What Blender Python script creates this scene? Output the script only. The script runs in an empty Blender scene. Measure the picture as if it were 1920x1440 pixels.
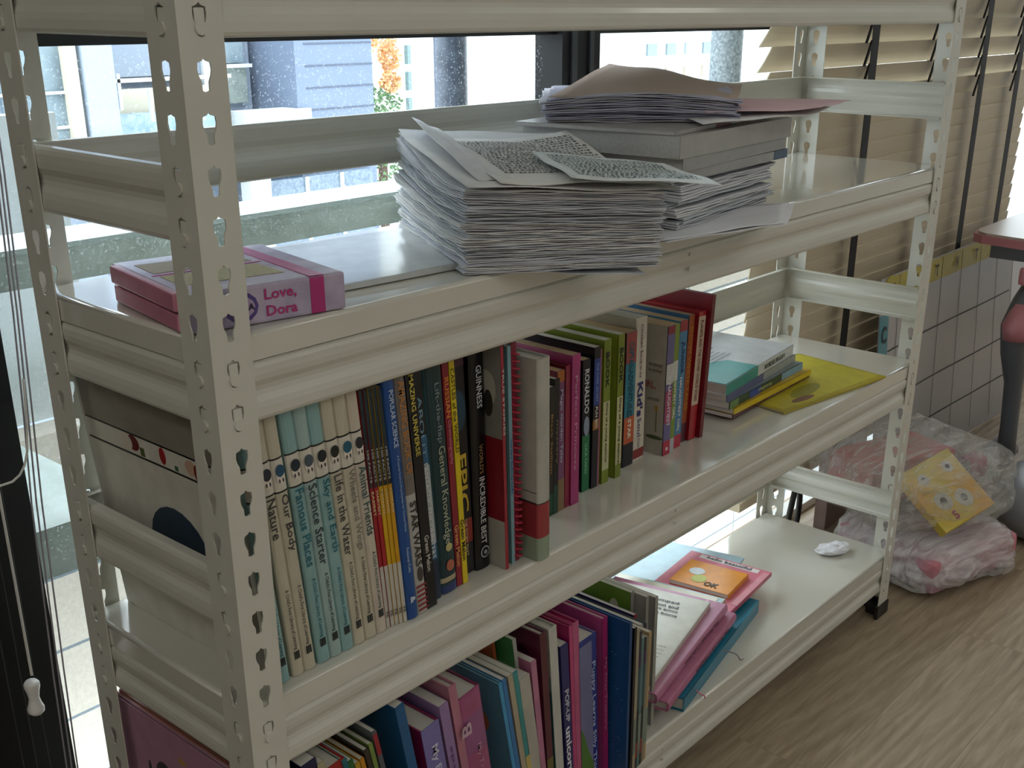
import bpy, bmesh, math, random
from mathutils import Vector, Matrix, noise
R = math.radians
random.seed(7)
SC = bpy.context.scene
COL = SC.collection

# ------------------------------------------------------------------ camera
YAW, PITCH, ROLL = 0.703617533, -0.37797025, 0.0056580
cam_d = bpy.data.cameras.new('camera')
cam = bpy.data.objects.new('camera', cam_d); COL.objects.link(cam)
f_ = Vector((math.cos(YAW)*math.cos(PITCH), math.sin(YAW)*math.cos(PITCH), math.sin(PITCH)))
r0 = Vector((math.sin(YAW), -math.cos(YAW), 0)); u0 = r0.cross(f_)
r_ = math.cos(ROLL)*r0 + math.sin(ROLL)*u0
u_ = -math.sin(ROLL)*r0 + math.cos(ROLL)*u0
M = Matrix((r_, u_, -f_)).transposed().to_4x4()
M.translation = Vector((-0.51840777, -0.79489978, 1.15918886))
cam.matrix_world = M
cam_d.sensor_fit = 'HORIZONTAL'; cam_d.sensor_width = 36
cam_d.lens = 36*2142.408/1920
cam_d.shift_x = -48.46/1920; cam_d.shift_y = 139.15/1920
cam_d.clip_start = 0.02; cam_d.clip_end = 200
SC.camera = cam

# ------------------------------------------------------------------ sky, light, exposure
SC.view_settings.view_transform = 'Standard'
SC.view_settings.look = 'None'
SC.view_settings.exposure = 0.0
SC.view_settings.gamma = 1.0
SC.view_settings.use_curve_mapping = False
w = bpy.data.worlds.new('sky'); SC.world = w; w.use_nodes = True
bg = w.node_tree.nodes['Background']
bg.inputs[0].default_value = (0.86, 0.94, 1.0, 1); bg.inputs[1].default_value = 4.5
SC.cycles.use_denoising = True
SC.cycles.max_bounces = 8; SC.cycles.diffuse_bounces = 4; SC.cycles.glossy_bounces = 4
SC.cycles.transparent_max_bounces = 16
SC.cycles.sample_clamp_indirect = 6.0
def area(name, loc, size, power, col, rot=(0, 0, 0)):
    l = bpy.data.lights.new(name, 'AREA'); l.shape = 'RECTANGLE'; l.size, l.size_y = size
    l.energy = power; l.color = col
    o = bpy.data.objects.new(name, l); o.location = loc; o.rotation_euler = rot; COL.objects.link(o)
    return o

# ------------------------------------------------------------------ materials
MC = {}
def mat(name, c, rough=0.5, spec=0.5, noise_amt=0.0, nscale=30, metal=0.0, c2=None, bump=0.0, bscale=200, coat=0.0, emit=None):
    if name in MC: return MC[name]
    m = bpy.data.materials.new(name); m.use_nodes = True
    nt = m.node_tree; b = nt.nodes['Principled BSDF']
    b.inputs['Base Color'].default_value = (*c, 1); b.inputs['Roughness'].default_value = rough
    b.inputs['Specular IOR Level'].default_value = spec; b.inputs['Metallic'].default_value = metal
    b.inputs['Coat Weight'].default_value = coat
    if coat: b.inputs['Coat Roughness'].default_value = 0.08
    tc = nt.nodes.new('ShaderNodeTexCoord')
    if noise_amt or c2:
        n = nt.nodes.new('ShaderNodeTexNoise'); n.inputs['Scale'].default_value = nscale; n.inputs['Detail'].default_value = 5
        nt.links.new(tc.outputs['Object'], n.inputs['Vector'])
        r = nt.nodes.new('ShaderNodeValToRGB')
        r.color_ramp.elements[0].position = 0.35; r.color_ramp.elements[1].position = 0.65
        k = c2 if c2 else tuple(x*(1-noise_amt) for x in c)
        r.color_ramp.elements[0].color = (*k, 1); r.color_ramp.elements[1].color = (*c, 1)
        nt.links.new(n.outputs['Fac'], r.inputs[0]); nt.links.new(r.outputs[0], b.inputs['Base Color'])
    if bump:
        n = nt.nodes.new('ShaderNodeTexNoise'); n.inputs['Scale'].default_value = bscale
        nt.links.new(tc.outputs['Object'], n.inputs['Vector'])
        bp = nt.nodes.new('ShaderNodeBump'); bp.inputs['Strength'].default_value = bump; bp.inputs['Distance'].default_value = 0.002
        nt.links.new(n.outputs['Fac'], bp.inputs['Height']); nt.links.new(bp.outputs[0], b.inputs['Normal'])
    if emit:
        b.inputs['Emission Color'].default_value = (*c, 1); b.inputs['Emission Strength'].default_value = emit
    MC[name] = m
    return m
def hexc(h):
    h = h.lstrip('#'); v = [int(h[i:i+2], 16)/255 for i in (0, 2, 4)]
    return tuple((x/12.92 if x <= 0.04045 else ((x+0.055)/1.055)**2.4) for x in v)
def cm(h, rough=0.38, spec=0.5, coat=0.0, nz=0.12):
    return mat('print_%s_%d' % (h, int(rough*100)), hexc(h), rough, spec, nz, 40, coat=coat)
CREAM = mat('cream_powder_coat', (0.66, 0.645, 0.57), 0.3, 0.5, 0.04, 6, coat=0.25)
DECK = mat('cream_gloss_deck', (0.68, 0.66, 0.58), 0.14, 0.7, 0.04, 5, coat=0.8)
BLACK = mat('black_frame', (0.004, 0.004, 0.005), 0.5, 0.3)
BLACKP = mat('black_plastic', (0.01, 0.01, 0.01), 0.4)
PAGE = None
def stripes(name, c1, c2, scale, axis='Z', rough=0.8, distort=0.4):
    m = bpy.data.materials.new(name); m.use_nodes = True; nt = m.node_tree; b = nt.nodes['Principled BSDF']
    tc = nt.nodes.new('ShaderNodeTexCoord'); wv = nt.nodes.new('ShaderNodeTexWave'); wv.bands_direction = axis
    wv.inputs['Scale'].default_value = scale; wv.inputs['Distortion'].default_value = distort; wv.inputs['Detail'].default_value = 2
    nt.links.new(tc.outputs['Object'], wv.inputs['Vector'])
    r = nt.nodes.new('ShaderNodeValToRGB'); r.color_ramp.elements[0].color = (*c1, 1); r.color_ramp.elements[1].color = (*c2, 1)
    nt.links.new(wv.outputs['Fac'], r.inputs[0]); nt.links.new(r.outputs[0], b.inputs['Base Color'])
    b.inputs['Roughness'].default_value = rough; b.inputs['Specular IOR Level'].default_value = 0.2
    return m
PAGE = stripes('book_pages_cream', hexc('b9a98c'), hexc('dccfb4'), 260, 'X')
PAGEW = stripes('book_pages_white', hexc('b4b0a6'), hexc('e2dfd6'), 260, 'X')
PAGET = stripes('book_pages_tan', hexc('9c8466'), hexc('c7ad8a'), 260, 'X')
PAPERS = [mat('exam_paper_%d' % i, c, 0.85, 0.15, 0.1, 25, bump=0.3, bscale=60) for i, c in enumerate([(0.70, 0.71, 0.74), (0.60, 0.62, 0.67), (0.74, 0.74, 0.74), (0.54, 0.57, 0.61)])]

# ------------------------------------------------------------------ mesh helpers
def mesh_obj(name, bm, m, parent=None, smooth=False, mw=None):
    me = bpy.data.meshes.new(name)
    bmesh.ops.recalc_face_normals(bm, faces=bm.faces[:])
    bm.to_mesh(me); bm.free()
    o = bpy.data.objects.new(name, me); COL.objects.link(o)
    if m: me.materials.append(m)
    if smooth:
        for p in me.polygons: p.use_smooth = True
    if parent: o.parent = parent
    if mw is not None: o.matrix_basis = mw
    return o
def empty(name, loc=(0, 0, 0), rot=(0, 0, 0), mw=None):
    o = bpy.data.objects.new(name, None); o.empty_display_size = 0.02
    if mw is not None: o.matrix_world = mw
    else: o.location = loc; o.rotation_euler = rot
    COL.objects.link(o); return o
def tag(o, label, cat, group=None, kind=None):
    if label: o['label'] = label
    if cat: o['category'] = cat
    if group: o['group'] = group
    if kind: o['kind'] = kind
    return o
def box(bm, x0, x1, y0, y1, z0, z1, mtx=None, bev=0):
    vs = [Vector((x, y, z)) for x in (x0, x1) for y in (y0, y1) for z in (z0, z1)]
    if mtx is not None: vs = [mtx @ v for v in vs]
    v = [bm.verts.new(p) for p in vs]
    fs = [(0, 1, 3, 2), (4, 6, 7, 5), (0, 4, 5, 1), (2, 3, 7, 6), (0, 2, 6, 4), (1, 5, 7, 3)]
    faces = [bm.faces.new([v[i] for i in f]) for f in fs]
    if bev:
        es = list({e for f in faces for e in f.edges})
        bmesh.ops.bevel(bm, geom=es, offset=bev, segments=2, profile=0.6, affect='EDGES')
def prism(bm, pts, a, b, axis='x', mtx=None):
    """closed polygon pts extruded from a to b along axis; pts are the two other coords in order"""
    def P(p, t):
        v = {'x': (t, p[0], p[1]), 'y': (p[0], t, p[1]), 'z': (p[0], p[1], t)}[axis]
        v = Vector(v); return mtx @ v if mtx is not None else v
    A = [bm.verts.new(P(p, a)) for p in pts]; B = [bm.verts.new(P(p, b)) for p in pts]
    n = len(pts)
    for i in range(n): bm.faces.new((A[i], A[(i+1) % n], B[(i+1) % n], B[i]))
    bm.faces.new(A); bm.faces.new(list(reversed(B)))
def cyl(bm, c, r, h, axis='z', n=20, r2=None):
    r2 = r if r2 is None else r2
    m = {'z': Matrix.Identity(4), 'x': Matrix.Rotation(R(90), 4, 'Y'), 'y': Matrix.Rotation(R(-90), 4, 'X')}[axis]
    bmesh.ops.create_cone(bm, cap_ends=True, segments=n, radius1=r, radius2=r2, depth=h, matrix=Matrix.Translation(c) @ m @ Matrix.Translation((0, 0, 0)))
def tube(name, pts, r, m, parent=None, res=3, cyclic=False):
    cu = bpy.data.curves.new(name, 'CURVE'); cu.dimensions = '3D'; cu.bevel_depth = r; cu.bevel_resolution = 2
    s = cu.splines.new('NURBS'); s.points.add(len(pts)-1)
    for i, p in enumerate(pts): s.points[i].co = (*p, 1)
    s.use_endpoint_u = True; s.order_u = 3; s.resolution_u = res; s.use_cyclic_u = cyclic
    t = bpy.data.objects.new('tmp', cu); COL.objects.link(t)
    dg = bpy.context.evaluated_depsgraph_get()
    me = bpy.data.meshes.new_from_object(t.evaluated_get(dg)); me.name = name
    bpy.data.objects.remove(t)
    o = bpy.data.objects.new(name, me); COL.objects.link(o); me.materials.clear(); me.materials.append(m)
    for p in me.polygons: p.use_smooth = True
    if parent: o.parent = parent
    return o
TXT = {}
def text_mesh(s, bold=0.0, ext=0.0):
    k = (s, bold)
    if k in TXT: return TXT[k]
    cu = bpy.data.curves.new('txt', 'FONT'); cu.body = s; cu.size = 1; cu.resolution_u = 2; cu.offset = bold; cu.extrude = 0.01
    cu.space_line = 0.9
    t = bpy.data.objects.new('tmp', cu); COL.objects.link(t)
    dg = bpy.context.evaluated_depsgraph_get()
    me = bpy.data.meshes.new_from_object(t.evaluated_get(dg)); bpy.data.objects.remove(t)
    xs = [v.co.x for v in me.vertices]; ys = [v.co.y for v in me.vertices]
    TXT[k] = ([v.co.copy() for v in me.vertices], [tuple(p.vertices) for p in me.polygons], min(xs), max(xs), min(ys), max(ys))
    return TXT[k]
def text(s, parent, m, origin, xdir, ydir, length, height, bold=0.0, lift=0.0004, name='printed_title'):
    """writing whose box starts at origin, runs `length` along xdir and is `height` tall along ydir"""
    vs, fs, x0, x1, y0, y1 = text_mesh(s, bold)
    X = Vector(xdir).normalized(); Y = Vector(ydir).normalized(); Z = X.cross(Y)
    sx = length/(x1-x0); sy = height/(y1-y0); O = Vector(origin)
    me = bpy.data.meshes.new(name)
    me.from_pydata([O + X*((v.x-x0)*sx) + Y*((v.y-y0)*sy) + Z*(lift + v.z*0.01) for v in vs], [], fs)
    me.materials.append(m)
    o = bpy.data.objects.new(name, me); COL.objects.link(o)
    if parent: o.parent = parent
    return o
def spine_text(s, p, h, w, ztop, length, hgt, col, bold=0.0, xc=0.5, y=0.0):
    return text(s, p, cm(col, 0.5), (w*xc - hgt/2, y, ztop), (0, 0, -1), (1, 0, 0), length, hgt, bold)
def quad_patch(name, pts, m, parent, th=0.0003):
    bm = bmesh.new(); v = [Vector(p) for p in pts]
    n = (v[1]-v[0]).cross(v[2]-v[0]).normalized()*th
    A = [bm.verts.new(p) for p in v]; B = [bm.verts.new(p+n) for p in v]; k = len(v)
    for i in range(k): bm.faces.new((A[i], A[(i+1) % k], B[(i+1) % k], B[i]))
    bm.faces.new(A); bm.faces.new(B)
    return mesh_obj(name, bm, m, parent)
def disc(name, c, rx, rz, m, parent, plane='x', n=20, th=0.0003, side=-1):
    pts = []
    for i in range(n):
        a = 2*math.pi*i/n
        if plane == 'x': pts.append((c[0], c[1]+rx*math.cos(a), c[2]+rz*math.sin(a)))
        elif plane == 'y': pts.append((c[0]+rx*math.cos(a), c[1], c[2]+rz*math.sin(a)))
        else: pts.append((c[0]+rx*math.cos(a), c[1]+rz*math.sin(a), c[2]))
    return quad_patch(name, pts, m, parent, th)

# ------------------------------------------------------------------ dimensions of the rack
L, D, W, P = 1.5287, 0.2939, 0.0406, 0.04
Z0 = 1.1473
zT, zA, zB, zC = 1.2147, 0.8984, 0.5384, 0.1391
HB = 0.081

# ------------------------------------------------------------------ room shell
WY = 0.40          # plane of the long window
def struct(name, bm, m):
    o = mesh_obj(name, bm, m); o['kind'] = 'structure'; return o
def wood_floor():
    m = bpy.data.materials.new('oak_laminate'); m.use_nodes = True; nt = m.node_tree; N = nt.nodes; b = N['Principled BSDF']
    tc = N.new('ShaderNodeTexCoord')
    mp = N.new('ShaderNodeMapping'); nt.links.new(tc.outputs['Object'], mp.inputs[0])
    br = N.new('ShaderNodeTexBrick'); br.offset = 0.37
    br.inputs['Scale'].default_value = 1.0; br.inputs['Brick Width'].default_value = 0.95; br.inputs['Row Height'].default_value = 0.152
    br.inputs['Mortar Size'].default_value = 0.0008; br.inputs['Mortar Smooth'].default_value = 0.3
    br.inputs['Color1'].default_value = (0, 0, 0, 1); br.inputs['Color2'].default_value = (1, 1, 1, 1); br.inputs['Mortar'].default_value = (0.5, 0.5, 0.5, 1)
    nt.links.new(mp.outputs[0], br.inputs['Vector'])
    # grain: stretched noise, shifted per plank
    mp2 = N.new('ShaderNodeMapping'); mp2.inputs['Scale'].default_value = (1.6, 16, 1)
    sh = N.new('ShaderNodeVectorMath'); sh.operation = 'MULTIPLY_ADD'
    nt.links.new(br.outputs['Color'], sh.inputs[0]); sh.inputs[1].default_value = (7, 3, 5)
    nt.links.new(tc.outputs['Object'], sh.inputs[2]); nt.links.new(sh.outputs[0], mp2.inputs[0])
    n1 = N.new('ShaderNodeTexNoise'); n1.inputs['Scale'].default_value = 5; n1.inputs['Detail'].default_value = 7; n1.inputs['Distortion'].default_value = 1.2
    nt.links.new(mp2.outputs[0], n1.inputs['Vector'])
    mp3 = N.new('ShaderNodeMapping'); mp3.inputs['Scale'].default_value = (0.55, 4.2, 1); nt.links.new(sh.outputs[0], mp3.inputs[0])
    wv = N.new('ShaderNodeTexWave'); wv.wave_type = 'RINGS'; wv.rings_direction = 'Z'; wv.inputs['Scale'].default_value = 3.2; wv.inputs['Distortion'].default_value = 9; wv.inputs['Detail'].default_value = 3; wv.inputs['Detail Scale'].default_value = 1.2
    nt.links.new(mp3.outputs[0], wv.inputs['Vector'])
    mx = N.new('ShaderNodeMix'); mx.data_type = 'FLOAT'; mx.inputs[0].default_value = 0.16
    nt.links.new(n1.outputs['Fac'], mx.inputs[2]); nt.links.new(wv.outputs['Fac'], mx.inputs[3])
    r = N.new('ShaderNodeValToRGB'); r.color_ramp.elements[0].position = 0.28; r.color_ramp.elements[1].position = 0.72
    r.color_ramp.elements[0].color = (*hexc('93826c'), 1); r.color_ramp.elements[1].color = (*hexc('b8a68c'), 1)
    nt.links.new(mx.outputs[0], r.inputs[0])
    m2 = N.new('ShaderNodeMix'); m2.data_type = 'RGBA'; m2.blend_type = 'MULTIPLY'; m2.inputs[0].default_value = 1
    tint = N.new('ShaderNodeMapRange'); tint.inputs[3].default_value = 0.86; tint.inputs[4].default_value = 1.06
    nt.links.new(br.outputs['Color'], tint.inputs[0])
    nt.links.new(r.outputs[0], m2.inputs[6]); nt.links.new(tint.outputs[0], m2.inputs[7])
    m3 = N.new('ShaderNodeMix'); m3.data_type = 'RGBA'; m3.inputs[7].default_value = (*hexc('5e5143'), 1)
    f = N.new('ShaderNodeMath'); f.operation = 'MULTIPLY'; f.inputs[1].default_value = 0.4
    nt.links.new(br.outputs['Fac'], f.inputs[0]); nt.links.new(f.outputs[0], m3.inputs[0]); nt.links.new(m2.outputs[2], m3.inputs[6])
    nt.links.new(m3.outputs[2], b.inputs['Base Color']); b.inputs['Roughness'].default_value = 0.45; b.inputs['Specular IOR Level'].default_value = 0.35
    bp = N.new('ShaderNodeBump'); bp.inputs['Strength'].default_value = 0.12; bp.inputs['Distance'].default_value = 0.002
    nt.links.new(mx.outputs[0], bp.inputs['Height']); nt.links.new(bp.outputs[0], b.inputs['Normal'])
    return m
WALL = mat('white_wall_paint', (0.72, 0.71, 0.68), 0.8, 0.3, 0.04, 3)
bm = bmesh.new(); box(bm, -2.2, 4.6, -3.4, 0.44, -0.05, 0.0); struct('floor', bm, wood_floor())
bm = bmesh.new(); box(bm, -2.2, 4.6, -3.4, 0.44, 2.6, 2.65); struct('ceiling', bm, WALL)
bm = bmesh.new(); box(bm, -2.25, -2.2, -3.4, 0.44, 0, 2.6); struct('wall_left', bm, WALL)
bm = bmesh.new(); box(bm, 4.6, 4.65, -3.4, 0.44, 0, 2.6); struct('wall_right', bm, WALL)
bm = bmesh.new(); box(bm, -2.25, 4.65, -3.45, -3.4, 0, 2.6); struct('wall_back', bm, WALL)
# low wall right of the calendar board, with its skirting
bm = bmesh.new(); box(bm, 2.9, 4.6, 0.36, 0.44, 0, 0.47); struct('wall_window', bm, mat('low_wall_paint', (0.66, 0.68, 0.72), 0.35, 0.5, 0.1, 2.0))
bm = bmesh.new(); box(bm, 2.9, 4.6, 0.345, 0.36, 0, 0.075, bev=0.004); struct('baseboard_window', bm, mat('skirting_white', (0.75, 0.75, 0.76), 0.4))
# window frame
fr = bmesh.new()
box(fr, -2.2, 0.006, 0.395, 0.44, 0, 2.6)               # black panel at the left
box(fr, 0.925, 1.02, 0.385, 0.44, 0, 2.6)               # mullion
box(fr, 2.45, 2.53, 0.42, 0.44, 0, 2.6)
box(fr, 3.75, 3.85, 0.395, 0.44, 0.47, 2.6)
box(fr, -2.2, 4.6, 0.398, 0.44, 1.1165, 1.165)          # transom bar
box(fr, -2.2, 4.6, 0.398, 0.44, 2.45, 2.6)
win = struct('window_1', fr, BLACK)
bm = bmesh.new(); box(bm, 0.945, 0.958, 0.381, 0.385, 0.0, 2.45); box(bm, 0.99, 1.0, 0.381, 0.385, 0.0, 2.45)
mesh_obj('frame_bead', bm, mat('dark_grey_bead', (0.03, 0.033, 0.04), 0.35), win)
bm = bmesh.new(); box(bm, 0.006, 2.9, 0.37, 0.41, 0.0, 0.022, bev=0.002); struct('trim_1', bm, mat('aluminium_rail', (0.62, 0.62, 0.58), 0.4))
# wet, speckled pane
g = bpy.data.materials.new('rain_speckled_glass'); g.use_nodes = True; nt = g.node_tree; N = nt.nodes
N.remove(N['Principled BSDF']); out = N['Material Output']
tr = N.new('ShaderNodeBsdfTransparent'); tr.inputs[0].default_value = (0.93, 0.97, 0.97, 1)
gl = N.new('ShaderNodeBsdfGlossy'); gl.inputs['Roughness'].default_value = 0.02
df = N.new('ShaderNodeBsdfTranslucent'); df.inputs[0].default_value = (0.85, 0.92, 0.95, 1)
tc = N.new('ShaderNodeTexCoord'); vo = N.new('ShaderNodeTexNoise'); vo.inputs['Scale'].default_value = 420; vo.inputs['Detail'].default_value = 2
nt.links.new(tc.outputs['Object'], vo.inputs['Vector'])
rp = N.new('ShaderNodeValToRGB'); rp.color_ramp.elements[0].position = 0.6; rp.color_ramp.elements[0].color = (0, 0, 0, 1)
rp.color_ramp.elements[1].position = 0.7; rp.color_ramp.elements[1].color = (0.22, 0.22, 0.22, 1)
nt.links.new(vo.outputs['Fac'], rp.inputs[0])
m1 = N.new('ShaderNodeMixShader'); nt.links.new(rp.outputs[0], m1.inputs[0]); nt.links.new(tr.outputs[0], m1.inputs[1]); nt.links.new(df.outputs[0], m1.inputs[2])
m2 = N.new('ShaderNodeMixShader'); m2.inputs[0].default_value = 0.03; nt.links.new(m1.outputs[0], m2.inputs[1]); nt.links.new(gl.outputs[0], m2.inputs[2])
nt.links.new(m2.outputs[0], out.inputs[0])
for i, (a, b, c, d) in enumerate([(0.006, 0.925, 0.022, 1.1165), (1.02, 2.45, 0.022, 1.1165), (2.53, 3.75, 0.47, 1.1165), (0.006, 0.925, 1.165, 2.45), (1.02, 2.45, 1.165, 2.45), (2.53, 3.75, 1.165, 2.45)]):
    bm = bmesh.new(); v = [bm.verts.new(p) for p in ((a, 0.425, c), (b, 0.425, c), (b, 0.425, d), (a, 0.425, d))]; bm.faces.new(v)
    o = mesh_obj('pane', bm, g, win)
# ceiling lamps
LAMP = mat('lamp_diffuser', (1.0, 0.965, 0.9), 0.5, emit=5.3)
for i, (x, y) in enumerate([(-1.5, -0.1), (-1.5, -1.6), (0.6, -2.2), (3.4, -0.9), (2.2, -2.2), (-0.6, -2.9)]):
    t = empty('ceiling_light', (x, y, 2.6))
    tag(t, 'square recessed ceiling lamp lighting the room behind the rack', 'ceiling light', 'ceiling lamps of the room')
    bm = bmesh.new(); box(bm, -0.28, 0.28, -0.28, 0.28, -0.012, -0.006); mesh_obj('diffuser', bm, LAMP, t)
    bm = bmesh.new()
    for s in ((-0.3, -0.28, -0.3, 0.3), (0.28, 0.3, -0.3, 0.3), (-0.28, 0.28, -0.3, -0.28), (-0.28, 0.28, 0.28, 0.3)): box(bm, *s, -0.016, 0.0)
    mesh_obj('lamp_frame', bm, WALL, t)

# ------------------------------------------------------------------ the slotted rack
rack = empty('storage_rack', (0, 0, 0))
tag(rack, 'cream slotted-angle metal storage rack with four shelves in front of the window', 'shelf rack')
KEY = []
for x, z in [(0, 0.0125), (0.0018, 0.0105), (0.0058, 0.0092), (0.0064, 0.004), (0.0056, 0.0), (0.0034, -0.005), (0.0032, -0.0115), (0.0, -0.0125)]: KEY.append((x, z))
KEY = KEY + [(-x, z) for x, z in reversed(KEY[1:-1])]
def flange(bm, origin, ux, nrm, z_top, z_bot, phase):
    """perforated strip: origin corner, ux direction of width, nrm thickness direction; holes at z = phase - k*P"""
    ux = Vector(ux); nrm = Vector(nrm)*0.0016; O = Vector(origin); T = bmesh.new(); cx = W*0.5
    def cell(zc, h0, h1):
        outer = []
        for x, z in KEY:
            a = math.atan2(z, x); c, s = math.cos(a), math.sin(a)
            k = min((W/2)/abs(c) if abs(c) > 1e-6 else 1e9, (h0 if s > 0 else h1)/abs(s) if abs(s) > 1e-6 else 1e9)
            outer.append([c*k, s*k])
        # snap the nearest points to the rectangle corners
        for sx, sz in ((1, h0), (1, -h1), (-1, h0), (-1, -h1)):
            X = sx*W/2; j = min(range(len(outer)), key=lambda i: (outer[i][0]-X)**2+(outer[i][1]-sz)**2); outer[j] = [X, sz]
        o = [T.verts.new(O + ux*(cx+x) + Vector((0, 0, zc+z))) for x, z in outer]
        i_ = [T.verts.new(O + ux*(cx+x) + Vector((0, 0, zc+z))) for x, z in KEY]
        n = len(o)
        for k in range(n): T.faces.new((o[k], o[(k+1) % n], i_[(k+1) % n], i_[k]))
    def plain(z1, z0):
        T.faces.new([T.verts.new(O + ux*x + Vector((0, 0, z))) for x, z in ((0, z1), (W, z1), (W, z0), (0, z0))])
    k = 0; zc = phase; first = None
    while zc - P/2 > z_bot:
        if zc + P/2 <= z_top:
            if first is None: first = zc + P/2
            cell(zc, P/2, P/2)
        zc -= P
    if first and first < z_top: plain(z_top, first)
    plain(zc+P/2, z_bot)
    bmesh.ops.remove_doubles(T, verts=T.verts[:], dist=1e-5)
    r = bmesh.ops.extrude_face_region(T, geom=T.faces[:])
    bmesh.ops.translate(T, verts=[v for v in r['geom'] if isinstance(v, bmesh.types.BMVert)], vec=nrm)
    me = bpy.data.meshes.new('t'); T.to_mesh(me); T.free(); bm.from_mesh(me); bpy.data.meshes.remove(me)
for sx, sy in ((0, 0), (1, 0), (0, 1), (1, 1)):
    X = L if sx else 0.0; Y = D if sy else 0.0; dx = -1 if sx else 1; dy = -1 if sy else 1
    bm = bmesh.new(); ph = Z0 + P
    flange(bm, (X, Y, 0), (dx, 0, 0), (0, dy, 0), 1.235, 0.012, ph)
    flange(bm, (X, Y+dy*0.0016, 0), (0, dy, 0), (dx, 0, 0), 1.235, 0.012, ph)
    post = mesh_obj('upright_post', bm, CREAM, rack)
    bm = bmesh.new()
    def bb(a0, a1, b0, b1, c0, c1): box(bm, min(a0, a1), max(a0, a1), min(b0, b1), max(b0, b1), c0, c1, bev=0.0008)
    bb(X-dx*0.003, X+dx*0.047, Y-dy*0.003, Y+dy*0.005, 0, 0.028)
    bb(X-dx*0.003, X+dx*0.005, Y+dy*0.003, Y+dy*0.047, 0, 0.028)
    bb(X+dx*0.003, X+dx*0.03, Y+dy*0.003, Y+dy*0.03, 0, 0.02)
    mesh_obj('foot_cap', bm, BLACKP, post)
def beam_profile(h, lip=False):
    """(depth, z) outline, depth 0 = outermost; z from 0 (top) down to -h"""
    a = [(0.0045, 0)]
    pts = [(0.0, 0.0035), (0.04, 0.0012), (0.10, 0.0), (0.22, 0.0), (0.32, 0.0008), (0.42, 0.0034), (0.50, 0.0042), (0.58, 0.0034), (0.68, 0.0008), (0.78, 0.0), (0.92, 0.0), (0.97, 0.001), (1.0, 0.003)]
    out = [(d, -h*t) for t, d in pts]
    inner = [(d+0.0016, z) for d, z in reversed(out[1:-1])]
    return out + [(0.012, -h), (0.012, -h+0.0015)] + inner + [(0.012, -0.0015), (0.012, 0)]
def clip(bm, px, pz, axis, face, sgn):
    # rivet head and hooked tab seen in the keyhole
    if axis == 'x':
        cyl(bm, (px, face - sgn*0.0008, pz-0.006), 0.0052, 0.0026, 'y', 14)
        box(bm, px-0.0045, px+0.0045, min(face, face+sgn*0.0022), max(face, face+sgn*0.0022), pz-0.004, pz+0.0085, bev=0.0006)
    else:
        cyl(bm, (face - sgn*0.0008, px, pz-0.006), 0.0052, 0.0026, 'x', 14)
        box(bm, min(face, face+sgn*0.0022), max(face, face+sgn*0.0022), px-0.0045, px+0.0045, pz-0.004, pz+0.0085, bev=0.0006)
def near_holes(zt, h):
    zs = [Z0 + P - P*k for k in range(40)]
    return [z for z in zs if zt-h-0.012 < z < zt+0.014][:2]
def beam(side, zt, h, name='support_beam'):
    bm = bmesh.new(); pr = beam_profile(h); g_ = 0.0022
    if side == 'front': prism(bm, [(g_+d, zt+z) for d, z in pr], 0.013, L-0.013, 'x')
    if side == 'rear': prism(bm, [(D-g_-d, zt+z) for d, z in pr], 0.013, L-0.013, 'x')
    if side == 'near': prism(bm, [(g_+d, zt+z) for d, z in pr], 0.0155, D-0.0155, 'y')
    if side == 'far': prism(bm, [(L-g_-d, zt+z) for d, z in pr], 0.0155, D-0.0155, 'y')
    o = mesh_obj(name, bm, CREAM, rack, smooth=False)
    for z in near_holes(zt, h):
        ax = 'x' if side in ('front', 'rear') else 'y'
        f, s = {'front': (0.0, 1), 'rear': (D, -1), 'near': (0.0, 1), 'far': (L, -1)}[side]
        for x in ((W/2, L-W/2) if ax == 'x' else (W/2, D-W/2)):
            bm = bmesh.new(); clip(bm, x, z, ax, f, s); mesh_obj('rivet_clip', bm, CREAM, o)
    return o
for zt in (zT, zA, zB, zC):
    bm = bmesh.new(); box(bm, 0.0026, L-0.0026, 0.0026, D-0.0026, zt-0.0255, zt)
    es = [e for e in bm.edges if all(abs(v.co.z-zt) < 1e-6 for v in e.verts)]
    bmesh.ops.bevel(bm, geom=es, offset=0.0045, segments=5, profile=0.5, affect='EDGES')
    dk = mesh_obj('shelf_deck', bm, DECK, rack)
    me = dk.data
    for p in me.polygons: p.use_smooth = 0.01 < abs(p.normal.z) < 0.99
    for s in ('front', 'rear', 'near', 'far'): beam(s, zt-0.027, HB-0.027)
for zt, h in ((1.0365, 0.0605), (0.676, 0.06), (0.2655, 0.056)):
    for s in ('rear', 'near', 'far'): beam(s, zt, h, 'side_rail' if s != 'rear' else 'back_rail')
# small pressed lugs half way along the front beams
for z in (zT-0.045, zA-0.036, zA-0.055, zB-0.036, zB-0.055, zC-0.036, zC-0.055):
    bm = bmesh.new(); cyl(bm, (0.72 if z < 1 else 0.8, 0.0018, z), 0.0024, 0.003, 'y', 10); mesh_obj('beam_lug', bm, CREAM, rack)

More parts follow.
